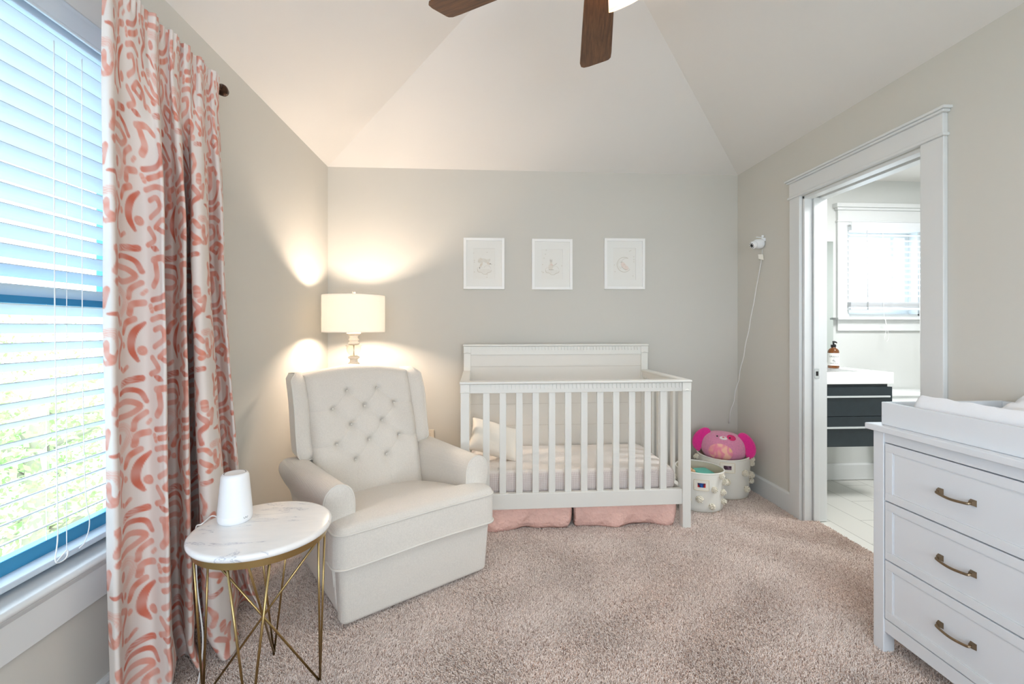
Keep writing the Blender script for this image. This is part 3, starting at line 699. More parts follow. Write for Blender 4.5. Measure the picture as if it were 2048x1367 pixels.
b = MB().tube(wob(front_loop(ZS - .022, .001), .002), .0046, 8).tube(wob(front_loop(.271, .002), .004), .005, 8)
b.build('piping', M_pipe, seat, True)
# arms
def arm_ring(y, sgn, grow):
    # cross-section of the rolled arm (x outward from the seat, z up)
    pr = [(.286, .20), (.284, .36), (.280, .46), (.283, .515), (.296, .548), (.318, .568), (.346, .575), (.374, .566), (.396, .545), (.408, .514), (.408, .478), (.398, .43), (.384, .37), (.374, .28), (.366, .16), (.358, .075), (.342, .04), (.30, .036)]
    t = max(0, (y - .09) / .6); out = []
    for x, z in pr:
        k = max(0, (z - .35) / .22)
        cx0, cz0 = .345, .42
        x2 = cx0 + (x - cx0) * grow; z2 = cz0 + (z - cz0) * (1 - (1 - grow) * .45)
        x2 += t * .045 * k * (1 if x > .32 else .3); z2 -= t * .022 * k
        out.append((sgn * x2, y, z2))
    return out
for sgn in (-1, 1):
    ys = [(.082, .90), (.084, .96), (.089, .985), (.097, 1.0)] + [(.12 + .62 * k / 14, 1.0) for k in range(15)] + [(.752, .97), (.758, .9)]
    rings = [catmull([np.array(p) for p in arm_ring(y, sgn, g)], 3, True) for y, g in ys]; m = len(rings[0])
    vs = [tuple(p) for r in rings for p in r]; fs = [(i * m + k, i * m + (k + 1) % m, (i + 1) * m + (k + 1) % m, (i + 1) * m + k) for i in range(len(rings) - 1) for k in range(m)]
    fs += [tuple(range(m)), tuple(range((len(rings) - 1) * m, len(rings) * m))]
    ar = MB().add(vs, fs).build('arm', M_linen, CH, True, fixn=True, sm_ang=1.1)
    pp = [p for p in catmull([np.array(q) for q in arm_ring(.087, sgn, 1.0)[1:15]], 4)]
    MB().tube(pp, .0038, 7).build('piping', M_pipe, ar, True)
# tufted back
BT = []
for r_, z_ in enumerate((.872, .782, .692, .602, .512)):
    BT += [(x_, z_) for x_ in ((-.0875, .0875) if r_ % 2 == 0 else (-.178, 0, .178))]
creases = []
for i, a_ in enumerate(BT):
    for c_ in BT[i + 1:]:
        if abs(abs(a_[0] - c_[0]) - .088) < .006 and abs(abs(a_[1] - c_[1]) - .09) < .01: creases.append((a_, c_, .0045))
for x_, z_ in BT:
    if abs(x_) > .17: creases.append(((x_, z_), (math.copysign(.32, x_), z_ - .006), .006))
    if z_ < .52: creases.append(((x_, z_), (x_ * 1.15, .34), .0045))
    if z_ > .86: creases.append(((x_, z_), (x_ * 1.1, 1.0), .0015))
def back_pt(u, v):
    hwid = .292 + .012 * v; x = (2 * u - 1) * hwid
    ztop = .965 + .042 * (1 - (2 * u - 1) ** 2) ** 0.8 if abs(2 * u - 1) < 1 else .965
    z = .335 + (ztop - .335) * v
    y = .572 + (z - .37) * .385 - .014 * math.sin(PI * min(1, max(0, (z - .36) / .6)))
    d = min((hwid - abs(x)), ztop - z); R_ = .055
    if d < R_: y += R_ - math.sqrt(max(0, R_ * R_ - (R_ - d) ** 2))
    y -= .020
    for bx_, bz_ in BT:
        q = math.hypot(x - bx_, (z - bz_)); y += .030 * math.exp(-(q / .016) ** 1.15)
    for (a_, c_, dp) in creases:
        dx, dz = c_[0] - a_[0], c_[1] - a_[1]; t = max(0, min(1, ((x - a_[0]) * dx + (z - a_[1]) * dz) / (dx * dx + dz * dz)))
        q = math.hypot(x - a_[0] - t * dx, z - a_[1] - t * dz); y += dp * math.exp(-(q / .0055) ** 1.1) + dp * .9 * math.exp(-(q / .025) ** 2)
    return (x, y, z)
def back_rear(u, v):
    p = back_pt(0.5, v); q = back_pt(u, v); return (q[0], .79 + (q[2] - .37) * .30, q[2])
nu, nv = 150, 190; b = MB().grid(back_pt, nu, nv); n0 = len(b.v)
b.add([back_rear(i / (nu - 1), j / (nv - 1)) for j in range(nv) for i in (0, nu // 2, nu - 1)], [])
b.f += [(n0 + 3 * j + i, n0 + 3 * j + 3 + i, n0 + 3 * j + 4 + i, n0 + 3 * j + 1 + i) for j in range(nv - 1) for i in range(2)]
b.f += [(j * nu, (j + 1) * nu, n0 + 3 * (j + 1), n0 + 3 * j) for j in range(nv - 1)] + [((j + 1) * nu + nu - 1, j * nu + nu - 1, n0 + 3 * j + 2, n0 + 3 * (j + 1) + 2) for j in range(nv - 1)]
tp = n0 + 3 * (nv - 1); h_ = nu // 2
b.f += [tuple([(nv - 1) * nu + i for i in range(h_ + 1)] + [tp + 1, tp])] + [tuple([(nv - 1) * nu + i for i in range(h_, nu)] + [tp + 2, tp + 1])]
bk = b.build('backrest', M_linen, CH, True, fixn=True, sm_ang=1.3)
for x_, z_ in BT:
    y_ = .572 + (z_ - .37) * .385 - .014 * math.sin(PI * min(1, max(0, (z_ - .36) / .6))) - .020 + .0275
    MB().sphere((x_, y_, z_), .0055, 10, 6, (1, .45, 1)).build('button', M_pipe, bk, True)
# wings
for sgn in (-1, 1):
    rings = []; pip = []; n = 16
    for k in range(n + 1):
        v = k / n; z = .540 + v * .437
        yf = .645 + .155 * v - .020 * math.sin(PI * v * 1.0) + .012 * math.sin(2 * PI * v)
        xo_ = .372 + .006 * v; xi = .272 + .022 * v + .006 * math.sin(PI * v)
        e = 0
        if v < .12: e = .028 * (1 - math.sqrt(max(0, 1 - (1 - v / .12) ** 2)))
        if v > .90: e = .030 * (1 - math.sqrt(max(0, 1 - ((v - .90) / .10) ** 2)))
        cs = [(xi + .35 * e, yf + .055 + e), (xi + .014 + .3 * e, yf + .018 + e), (xi + .045, yf + .001 + e), (xo_ - .022 - e * .3, yf - .004 + e), (xo_ - .004 - e, yf + e), (xo_ - e, yf + .006 + e), (xo_ + .004 - e, yf + .06), (xo_ + .002 - e, yf + .125), (xo_ - .02, yf + .14), (xi + .03, yf + .15), (xi + .005, yf + .12)]
        rings.append([(sgn * p[0], p[1], z) for p in cs]); pip.append((sgn * (xo_ - e + .0005), yf + .001 + e, z))
    RR = [catmull([np.array(p) for p in r], 2, True) for r in rings]; m = len(RR[0]); vs = [tuple(p) for r in RR for p in r]
    fs = [(i * m + k, i * m + (k + 1) % m, (i + 1) * m + (k + 1) % m, (i + 1) * m + k) for i in range(len(RR) - 1) for k in range(m)] + [tuple(range(m)), tuple(range((len(RR) - 1) * m, len(RR) * m))]
    wg = MB().add(vs, fs).build('wing', M_linen, CH, True, fixn=True, sm_ang=1.0)
    b0, t0 = pip[0], pip[-1]
    pp = [(sgn * .285, b0[1] + .014, .5385), (sgn * .33, b0[1] - .004, .5385)] + pip + [(t0[0], t0[1] + .03, t0[2] + .002), (t0[0] + sgn * .004, t0[1] + .11, t0[2] - .004)]
    MB().tube(catmull([np.array(p) for p in pp], 3), .004, 7).build('piping', M_pipe, wg, True)
b = softbox(MB(), -.345, .345, .70, .80, .12, .62, .03); b.build('rear_panel', M_linen, CH, True, sm_ang=1.2)

# ------------------------------------------------------------------ lamp behind the chair
LX, LY = -0.885, 3.10
LP = empty('floor_lamp', 'lamp with white drum shade and turned white column with crystal, behind the armchair', 'lamp', (LX, LY, 0))
M_lampw = mat('whitewashed_wood', (236, 228, 214), 0.6, var=(30, .04))
b = MB().lathe([(.135, 0), (.135, .018), (.12, .03), (.06, .045), (.03, .07), (.022, .12), (.022, .5), (.030, .53), (.022, .56), (.020, .962), (.026, .975), (.036, .985), (.036, .992), (.026, .998), (.024, 1.018), (.036, 1.026), (.038, 1.034), (.024, 1.040), (0, 1.041)], n=28)
b.build('column', M_lampw, LP, True, sm_ang=.6)
b = MB()
b.lathe([(.014, 1.040), (.030, 1.050), (.042, 1.070), (.046, 1.092), (.044, 1.104), (.052, 1.108), (.050, 1.112), (.03, 1.114)], n=24)
b.v = [(v[0] * (1 + .05 * math.cos(12 * math.atan2(v[1], v[0]))), v[1] * (1 + .05 * math.cos(12 * math.atan2(v[1], v[0]))), v[2]) for v in b.v]
b.build('crystal_ball', glass('cut_crystal', (250, 246, 240), ior=1.5), LP, True)
MB().lathe([(.004, 1.040), (.004, 1.116)], n=10).build('stem', M_chrome, LP, True)
b = MB().lathe([(.024, 1.113), (.036, 1.120), (.037, 1.128), (.028, 1.136), (.028, 1.142), (.034, 1.147), (.034, 1.152), (.026, 1.160), (.028, 1.176), (.044, 1.186), (.046, 1.193), (.040, 1.197), (.016, 1.199), (.014, 1.23), (0, 1.23)], n=28)
b.build('capital', M_lampw, LP, True, sm_ang=.6)
SR, SZ0, SZ1 = .203, 1.198, 1.448
M_shade = mat('linen_lamp_shade', (246, 245, 242), 0.9, trans=0.56, bump=('weave', 240, .08, .0006))
b = MB(); n = 96
prof = [(SR, SZ0), (SR, SZ1), (SR - .002, SZ1), (SR - .002, SZ0)]
vs = [(r * math.cos(2 * PI * k / n), r * math.sin(2 * PI * k / n), z) for r, z in prof for k in range(n)]
b.add(vs, [(i * n + k, i * n + (k + 1) % n, ((i + 1) % 4) * n + (k + 1) % n, ((i + 1) % 4) * n + k) for i in range(4) for k in range(n)])
sh = b.build('lamp_shade', M_shade, LP, True, sm_ang=.6)
b = MB().tube([((SR - .002) * math.cos(a * PI / 24), (SR - .002) * math.sin(a * PI / 24), SZ1 - .001) for a in range(48)], .0016, 6, closed=True)
MB().tube([((SR - .002) * math.cos(a * PI / 24), (SR - .002) * math.sin(a * PI / 24), SZ0 + .001) for a in range(48)], .0016, 6, closed=True).build('lower_ring', M_chrome, LP, True)
for a in (0, 2 * PI / 3, 4 * PI / 3): b.tube([(0, 0, SZ1 - .012), ((SR - .002) * math.cos(a), (SR - .002) * math.sin(a), SZ1 - .002)], .0014, 5)
b.build('spider_fitter', M_chrome, LP, True)
MB().lathe([(.004, SZ1 - .014), (.004, SZ1 + .006), (.010, SZ1 + .010), (.012, SZ1 + .020), (.010, SZ1 + .028), (0, SZ1 + .030)], n=16).build('finial', M_lampw, LP, True)
M_bulb = mat('lit_bulb', (255, 240, 220), .4, emit=(255, 214, 170), estr=14)
MB().sphere((0, 0, 1.30), .030, 16, 10, (1, 1, 1.15)).build('bulb', M_bulb, LP, True)
for dz in (0,):
    light('lamp_light', 'POINT', (LX, LY, 1.30 + dz), 74, WARM, .035)

# ------------------------------------------------------------------ side table
TX, TY, TZ = -0.748, 1.567, .565
TB = empty('side_table', 'round marble-topped side table on thin brass wire legs beside the curtain', 'side table', (TX, TY, 0), 0)
MB().lathe([(.207, TZ - .022), (.213, TZ - .019), (.216, TZ - .012), (.2155, TZ - .005), (.211, TZ - .001), (.204, TZ), (0, TZ)], n=96).build('marble_top', M_marble, TB, True, sm_ang=1.0)
b = MB(); n = 96; prof = [(.200, TZ - .046), (.200, TZ - .022), (.196, TZ - .022), (.196, TZ - .046)]
vs = [(r * math.cos(2 * PI * k / n), r * math.sin(2 * PI * k / n), z) for r, z in prof for k in range(n)]
b.add(vs, [(i * n + k, i * n + (k + 1) % n, ((i + 1) % 4) * n + (k + 1) % n, ((i + 1) % 4) * n + k) for i in range(4) for k in range(n)])
b.build('brass_band', M_brass, TB, True, sm_ang=.6)
RT, RF = .194, .180
for fa in (9, 104, 189, 284):
    a = math.radians(fa); f_ = (RF * math.cos(a), RF * math.sin(a), .005)
    b = MB()
    for da, dr in ((-17, 0), (17, 0)):
        t_ = a + math.radians(da); b.tube([(RT * math.cos(t_), RT * math.sin(t_), TZ - .04), (f_[0] - .004 * math.sin(t_ - a) * 0, f_[1], f_[2])], .0037, 8)
    t_ = a + PI; b.tube([(RT * math.cos(t_), RT * math.sin(t_), TZ - .04), (f_[0], f_[1], f_[2] + .002)], .0037, 8)
    b.sphere(f_, .0048, 8, 6)
    b.build('leg', M_brass, TB, True)
# sound machine on the table
mp = onZ(470, 1040, TZ)
SM = empty('sound_machine', 'white tapered sound machine standing on the marble side table', 'sound machine', (mp.x, mp.y, TZ), 0)
b = MB().lathe([(.046, .0), (.051, .004), (.0535, .012), (.0538, .026), (.0534, .0275), (.0534, .0285), (.0535, .030), (.052, .05), (.0435, .145), (.0425, .155), (.040, .161), (.036, .1645), (.0335, .1648)], n=64); b.f = b.f[:-1]
b.build('body', M_plastic, SM, True, sm_ang=1.0)
b = MB().lathe([(.0335, .1648), (.0325, .1635), (.0318, .1635)], n=64); b.f = b.f[:-2]; b.build('top_ring', M_dark, SM, True)
b = MB().lathe([(.0318, .1630), (.0315, .1648), (.025, .1640), (0, .1635)], n=64); b.build('touch_disc', M_plastic, SM, True, sm_ang=1)
M_mark = mat('grey_mark', (120, 126, 132), .5)
b = MB()                                              # small linked-loop mark near the base
aw = math.atan2(-mp.y, -mp.x) + .62
for dz_, k_, wdt in ((.018, -1, 1), (.018, 1, 1)):
    pts = []
    for q in range(9):
        t = q / 8 * PI; pts.append((aw + (k_ * .075) + .055 * math.cos(PI + t), .023 - .006 * math.sin(t)))
    b.tube([(.0540 * math.cos(p[0]), .0540 * math.sin(p[0]), p[1]) for p in pts], .0006, 5)
b.build('logo_mark', M_mark, SM, True)
# its power cord over the table edge down to the floor
c = MB(); L0 = Vector((mp.x, mp.y, 0))
pts = [(mp.x - .052, mp.y + .002, TZ + .009), (mp.x - .085, mp.y + .012, TZ + .012), (-.950, 1.572, TZ + .006), (-.970, 1.576, TZ - .004), (-.974, 1.578, TZ - .05), (-.970, 1.580, .36), (-.955, 1.586, .18), (-.958, 1.572, .06), (-.962, 1.55, .012), (-.95, 1.49, .010), (-.985, 1.40, .010), (-.95, 1.28, .010)]
c.tube(catmull([np.array(p) for p in pts], 8), .0024, 8)
tag(c.build('power_cord', M_cord, None, True), 'thin white power cord hanging from the sound machine down behind the side table', 'cord')

# ------------------------------------------------------------------ crib
CW, CD = 1.402, .745
CR = empty('baby_crib', 'white baby crib with tall panelled headboard against the back wall', 'crib', (-.144, 2.655, 0), math.radians(1.1))
PW = .052
def post(x, y, z1, cap=True):
    b = MB().box(x, x + PW, y, y + PW, 0, z1 - .066).box(x - .002, x + PW + .002, y - .003, y + PW + .002, z1 - .066, z1 - .016)
    q = (z1 - .066); cx_ = x + PW / 2                      # small pointed relief at the foot of the block
    b.add([(cx_ - .018, y - .003, q), (cx_ + .018, y - .003, q), (cx_, y - .003, q + .014), (cx_ - .018, y - .008, q), (cx_ + .018, y - .008, q)], [(0, 3, 2), (3, 4, 2), (4, 1, 2), (0, 1, 4, 3)])
    return b
zf, zb = .912, 1.107
for x in (0, CW - PW):
    post(x, 0, zf).build('front_post', M_crib, CR, bevel=.003)
    post(x, CD - PW, zb).build('back_post', M_crib, CR, bevel=.003)
def dentils(b, x0, x1, y, ztop, h, pitch=.0243):
    n = int((x1 - x0) / pitch); p = (x1 - x0) / n
    for k in range(n):
        c_ = x0 + (k + .5) * p; r = p * .27
        poly = [(c_ - r, ztop), (c_ - r, ztop - h + r)] + [(c_ - r * math.cos(t * PI / 6), ztop - h + r - r * math.sin(t * PI / 6)) for t in range(1, 6)] + [(c_ + r, ztop - h + r), (c_ + r, ztop)]
        b.prism(poly, y - .007, y, 'y')
    return b
# front rails
b = MB().box(PW, CW - PW, .008, .044, .842, zf - .016); b.build('top_rail', M_crib, CR, bevel=.002)
b = dentils(MB(), PW, CW - PW, .008, zf - .018, .030); b.build('dentil_moulding', M_crib, CR)
b = MB().box(-.006, CW + .006, -.008, .058, zf - .016, zf); b.build('top_cap', M_crib, CR, bevel=.006, seg=3)
b = MB().box(PW, CW - PW, .008, .044, .150, .243); b.build('bottom_rail', M_crib, CR, bevel=.003)
for k in range(12):
    x = .152 + k * .0985; MB().box(x - .0198, x + .0198, .016, .036, .243, .842).build('slat', M_crib, CR, bevel=.002)
# sides
for x, sx in ((.008, 1), (CW - .044, -1)):
    MB().box(x, x + .036, PW, CD - PW, .855, zf - .016).build('side_rail', M_crib, CR, bevel=.002); MB().box(x, x + .036, PW, CD - PW, .16, .235).build('side_rail', M_crib, CR, bevel=.002)
    MB().box(x - .012 if sx > 0 else x - .008, x + .044 if sx > 0 else x + .050, .058, CD - PW, zf - .016, zf).build('side_cap', M_crib, CR, bevel=.005, seg=3)
    for k in range(6):
        y = PW + .012 + (CD - 2 * PW - .024 - .038) * k / 5 * 1.0; wd = .038
        MB().box(x + .009, x + .027, y, y + wd, .235, .855).build('slat', M_crib, CR, bevel=.002)
# headboard
yb = CD - PW
b = MB().box(PW, CW - PW, yb + .012, yb + .036, .15, 1.03)
hb = b.build('headboard_panel', mat('headboard_planks', (219, 216, 209), .42), CR)
gm = MB()
for z in (.50, .66, .80, .94): gm.box(PW, CW - PW, yb + .0105, yb + .0125, z - .0012, z + .0012)
gm.build('plank_groove', mat('plank_groove_paint', (196, 190, 180), .8), hb)
MB().box(PW, CW - PW, yb + .004, yb + .040, 1.028, zb - .016).build('headboard_rail', M_crib, CR, bevel=.002)
dentils(MB(), PW + .012, CW - PW - .012, yb + .004, zb - .018, .027).build('dentil_moulding', M_crib, CR)
MB().box(-.006, CW + .006, yb - .008, yb + .058, zb - .016, zb).build('headboard_cap', M_crib, CR, bevel=.006, seg=3)
b = MB().box(.05, CW - .05, .05, CD - PW - .002, .188, .204); b.build('mattress_support', M_crib, CR)
crib_m = Matrix.Translation(CR.location) @ Matrix.Rotation(math.radians(1.1), 4, 'Z')
# mattress in its sheet
MT = MB(); softbox(MT, .056, CW - .062, .058, CD - PW - .008, .208, .358, .045)
o = MT.build('crib_mattress', M_knit, None, True, sm_ang=1.2); o.location = CR.location; o.rotation_euler = CR.rotation_euler
tag(o, 'crib mattress in a cream waffle-knit sheet inside the white crib', 'mattress')
# pillow propped in the left end
def pillow_pt(u, v, w, h, t):
    a, c = 2 * u - 1, 2 * v - 1
    e = (1 - abs(a) ** 3.2) * (1 - abs(c) ** 3.2)
    pinch = 1 - .10 * (1 - abs(a)) * abs(c) ** 2 - .0
    return a * w / 2 * (1 - .10 * (1 - abs(c) ** 2) * abs(a) ** 4 + .02), c * h / 2 * pinch, t / 2 * max(0, e) ** .45
def pillow(name, w, h, t, m):
    n = 36; b = MB()
    b.grid(lambda u, v: pillow_pt(u, v, w, h, t), n, n); n0 = len(b.v); b.grid(lambda u, v: (lambda p: (p[0], p[1], -p[2]))(pillow_pt(u, v, w, h, t)), n, n)
    b.f[(n - 1) ** 2:] = [f[::-1] for f in b.f[(n - 1) ** 2:]]
    b.v = [(p[0], p[1], p[2] + .006 * math.sin(p[0] * 30 + p[1] * 22) * (1 if abs(p[2]) > .01 else 0)) for p in b.v]
    return b.build(name, m, None, True, weld=True)
pl = pillow('crib_pillow', .34, .24, .11, mat('ivory_pillow_cover', (240, 234, 224), .9, bump=('noise', 25, .35, .01)))
pl.rotation_euler = (Matrix.Rotation(math.radians(22), 4, 'Z') @ Matrix.Rotation(math.radians(50), 4, 'X') @ Matrix.Rotation(math.radians(-24), 4, 'Z')).to_euler(); pl.location = (.062, 3.0, .488)
tag(pl, 'ivory pillow leaning in the left end of the crib', 'pillow')
# blush crib skirt, two hanging panels and the far side return
def skirt(x0, x1, seed):
    nx, nz = 90, 16; rs = random.Random(seed); ph = [rs.uniform(0, 6) for _ in range(5)]; vs = []
    for j in range(nz):
        v = j / (nz - 1)                                  # 0 top, 1 bottom
        for i in range(nx):
            u = i / (nx - 1); edge = min(u, 1 - u)
            x = x0 + (x1 - x0) * u + .016 * v * math.sin(u * PI * 2 + ph[0]) * 0 + (.012 * v if u < .02 else 0)
            y = .050 - .012 * v - .012 * v * math.sin(u * 9 + ph[1]) - .006 * math.sin(u * 26 + v * 5 + ph[2]) * v + .03 * v ** 4 * (.5 + .5 * math.sin(u * 13 + ph[3]))
            if edge < .03: y += .03 * (1 - edge / .03) * v
            z = .200 - v * (.196 - .010 * (.5 + .5 * math.sin(u * 7 + ph[4]))) + (.02 * v * (1 - edge / .05) if edge < .05 else 0)
            if v > .85: y += .012 * (v - .85) / .15
            vs.append((x, y, z))
    b = MB().add(vs, [(j * nx + i, j * nx + i + 1, (j + 1) * nx + i + 1, (j + 1) * nx + i) for j in range(nz - 1) for i in range(nx - 1)])
    o = b.build('crib_skirt', M_pink, None, True); s = o.modifiers.new('t', 'SOLIDIFY'); s.thickness = .0025
    o.location = CR.location; o.rotation_euler = CR.rotation_euler; return o
tag(skirt(.058, .672, 1), 'left panel of the blush pink crib skirt under the crib', 'crib skirt', 'crib skirt panels')
tag(skirt(.682, 1.33, 5), 'right panel of the blush pink crib skirt under the crib, nearer the baskets', 'crib skirt', 'crib skirt panels')

# ------------------------------------------------------------------ framed pictures
M_frame = mat('white_picture_frame', (240, 240, 238), .4)
M_art = ink_mat('art_paper', (232, 231, 226), .85)
M_glassf = glass('picture_glass')
k1, k2, k3 = lin((186, 178, 160)), lin((200, 184, 160)), lin((150, 140, 124)); k4 = lin((70, 66, 62))
def dots(seed, n, avoid=None):
    rs = random.Random(seed); out = []
    for _ in range(n):
        x, y = rs.uniform(-.085, .085), rs.uniform(-.12, .12)
        if abs(x) < .05 and abs(y) < .07: x = math.copysign(.075, x)
        out.append(([(x, y), (x + .002, y)], .007, k1, .45, ''))
    return out
def arc(cx_, cz_, r, a0, a1, n=14): return [(cx_ + r * math.cos(math.radians(a0 + (a1 - a0) * k / n)), cz_ + r * math.sin(math.radians(a0 + (a1 - a0) * k / n))) for k in range(n + 1)]
cloud = [([(-.05, -.045), (-.045, -.062), (-.02, -.068), (-.008, -.078), (.015, -.080), (.03, -.070), (.052, -.062), (.055, -.048)], .004, k1, .7, ''), (arc(-.03, -.045, .022, 170, 40), .003, k1, .4, ''), (arc(.025, -.042, .028, 150, 10), .003, k1, .4, ''), ([(-.03, -.055), (.035, -.057)], .03, k1, .12, '')]
art1 = cloud + [([(-.035, .018), (-.008, .028), (.018, .020), (.030, .022)], .026, k1, .40, ''), ([(-.032, .030), (-.036, .018)], .022, k2, .45, ''), ([(-.026, .040), (-.016, .030)], .012, k2, .5, ''), ([(-.018, .012), (-.026, -.012), (-.034, -.030)], .009, k2, .6, 'taper'), ([(-.012, .012), (-.016, -.008), (-.024, -.018)], .008, k2, .5, ''), ([(.024, .012), (.036, .004), (.046, .000)], .010, k2, .55, ''), ([(.022, .010), (.03, -.002), (.04, -.006)], .008, k2, .5, ''), ([(-.033, -.031), (-.034, -.034)], .007, k4, .9, ''), ([(.046, .000), (.050, -.001)], .007, k4, .9, ''), ([(.030, .028), (.044, .034), (.044, .024)], .008, k1, .4, ''), ([(-.040, .020), (-.041, .020)], .004, k4, .7, '')] + dots(3, 9)
art2 = cloud + [([(-.012, -.030), (-.010, -.012)], .034, k2, .35, ''), ([(-.008, .004), (-.008, .010)], .020, k2, .4, ''), ([(-.012, .016), (-.014, .042)], .007, k3, .55, 'taper'), ([(-.004, .016), (-.002, .040)], .007, k3, .55, 'taper'), ([(-.022, -.040), (.010, -.041)], .006, k3, .6, ''), ([(.004, -.012), (.020, -.004), (.038, .010)], .004, k3, .55, ''), ([(-.010, -.002), (.006, -.004)], .005, lin((214, 130, 120)), .6, ''), ([(-.012, -.010), (.002, -.006)], .008, k2, .4, '')] + dots(8, 9)
art3 = [(arc(0, -.005, .058, 60, 320, 24), .004, k1, .7, ''), (arc(.018, .002, .044, 75, 300, 20), .003, k1, .55, ''), (arc(-.030, -.005, .025, 90, 270, 12), .02, k1, .15, ''), ([(-.012, -.004), (.004, -.022), (.018, -.034)], .034, lin((224, 190, 176)), .45, ''), ([(-.014, .006), (-.012, .002)], .024, k2, .35, ''), ([(-.026, .012), (-.020, .016)], .008, k3, .5, ''), ([(-.020, -.022), (.004, -.044), (.026, -.040)], .004, k3, .6, ''), ([(-.004, -.002), (.004, -.006)], .004, k3, .6, ''), ([(.006, -.014), (.010, -.024)], .005, k2, .6, '')] + dots(5, 8)
def picture(name, px0, px1, z0, z1, strokes, label, mat_open):
    x0, x1 = px0, px1; t = empty('picture_frame', label, 'picture', ((x0 + x1) / 2, YW, z0), 0, 'nursery pictures on the back wall')
    w, h = x1 - x0, z1 - z0; b = MB(); f = .021; y0 = -.024
    b.box(-w / 2, -w / 2 + f, y0, 0, 0, h).box(w / 2 - f, w / 2, y0, 0, 0, h).box(-w / 2 + f, w / 2 - f, y0, 0, 0, f).box(-w / 2 + f, w / 2 - f, y0, 0, h - f, h)
    b.build('frame', M_frame, t, bevel=.0015)
    # mount board with bevelled window
    mw, mh = mat_open; cz = h / 2 + .0; b = MB()
    b.box(-w / 2 + f, -mw, -.013, -.010, f, h - f).box(mw, w / 2 - f, -.013, -.010, f, h - f).box(-mw, mw, -.013, -.010, f, cz - mh).box(-mw, mw, -.013, -.010, cz + mh, h - f)
    b.build('mount_board', mat('mount_board_' + name, (233, 233, 229), .9), t)
    gx, gz = np.meshgrid(np.linspace(-mw - .004, mw + .004, 190), np.linspace(-mh - .004, mh + .004, 260))
    C, A = paint(gx, gz, strokes, .0018); Pp = np.stack([gx, np.full_like(gx, -.008), gz + cz], -1)
    ink_grid('art_print', Pp, 0, 0, C, A, M_art, t)
    return t
picture('a', -.165, .150, 1.527, 1.921, art1, 'framed print of a leaping lamb above a cloud, leftmost on the back wall', (.083, .118))
picture('b', .363, .680, 1.526, 1.919, art2, 'framed print of a bunny sitting on a cloud, centre of the back wall', (.083, .118))
picture('c', .933, 1.256, 1.532, 1.930, art3, 'framed print of a crescent moon cradling a sleeping bear, rightmost on the back wall', (.090, .125))

# ------------------------------------------------------------------ outlet
o = empty('wall_outlet', 'cream electrical outlet on the back wall between armchair and crib', 'outlet', (-.425, YW, .39))
MB().box(-.036, .036, -.006, 0, -.058, .058).build('cover_plate', mat('almond_plastic', (232, 222, 206), .4), o, bevel=.002)
for z in (-.021, .021): MB().box(-.014, .014, -.008, -.006, z - .014, z + .014).build('socket', mat('socket_plastic', (222, 212, 196), .4), o, bevel=.002)

# ------------------------------------------------------------------ monitor camera on the right wall
cm = empty('baby_monitor_camera', 'white baby monitor camera mounted high on the right wall above the baskets', 'camera', (XR, 3.15, 1.838))
b = MB().sphere((-.050, 0, 0), .0345, 24, 14, (1.0, .96, .95)); b.build('head', M_plastic, cm, True)
b = MB().lathe([(.031, -.0), (.034, .012), (.034, .034), (.028, .042), (.02, .046), (0, .047)], n=28)
b.xf(Matrix.Translation((-.052, -.0, 0)) @ Matrix.Rotation(PI / 2, 4, 'Y')); b.build('base', M_plastic, cm, True, sm_ang=.9)
b = MB().lathe([(.020, 0), (.026, .006), (.0275, .028), (.024, .034), (0, .036)], n=28)
b.xf(Matrix.Translation((-.088, -.012, -.012)) @ Matrix.Rotation(-PI * .62, 4, 'Y') @ Matrix.Translation((0, 0, -.024))); hd = b.build('lens_barrel', M_plastic, cm, True, sm_ang=.9)
mtx = Matrix.Translation((-.088, -.012, -.012)) @ Matrix.Rotation(-PI * .62, 4, 'Y') @ Matrix.Translation((0, 0, -.024))
b = MB().lathe([(.012, .0355), (.012, .0375), (0, .038)], n=20).xf(mtx); b.build('lens', M_black, hd, True)
b = MB()
for k in range(8): b.sphere((.0185 * math.cos(k * PI / 4), .0185 * math.sin(k * PI / 4), .0352), .0028, 8, 5)
b.xf(mtx); b.build('infrared_led', M_black, hd, True)
b = MB().tube([(-.012, 0, .03), (-.012, -.004, .052)], .006, 8).tube([(-.012, -.004, .044), (-.075, -.03, .042)], .0032, 8).sphere((-.012, -.004, .055), .0085, 10, 8).box(-.012, 0, -.02, .02, .018, .040)
b.build('mount_bracket', M_plastic, cm, True, sm_ang=.8)
mt = empty('cable_tag', 'small folded white tag on the monitor cable below the camera', 'tag', (XR, 3.165, 1.735))
b = MB().add([(-.008, -.018, .026), (-.008, -.026, -.016), (-.030, -.002, -.004), (-.030, .004, .030)], [(0, 1, 2, 3)]); b.add([(-.030, .004, .030), (-.030, -.002, -.004), (-.010, .020, -.012), (-.010, .022, .022)], [(0, 1, 2, 3)])
q = b.build('folded_card', mat('tag_card', (236, 230, 218), .8), mt); sd = q.modifiers.new('t', 'SOLIDIFY'); sd.thickness = .0015
pts = []
A0 = Vector((XR - .012, 3.15, 1.80)); A1 = Vector((XR - .010, 3.17, 1.70)); A2 = Vector((1.93, 3.47, .47))
for k in range(40):
    t = k / 39; p = A1.lerp(A2, t); s = .010 * math.sin(t * 40) * t; pts.append((p.x + s * .6, p.y - .06 * math.sin(PI * t) * .0 - abs(s) * .3, p.z - .06 * math.sin(PI * t)))
b = MB().tube([A0, Vector((XR - .008, 3.16, 1.76)), A1] + pts[1:], .0020, 6).tube([(p[0] - .004, p[1] - .003, p[2]) for p in pts[::1]], .0012, 5)
tag(b.build('monitor_cable', M_cord, None, True), 'thin white cable running down the corner from the monitor camera', 'cable')

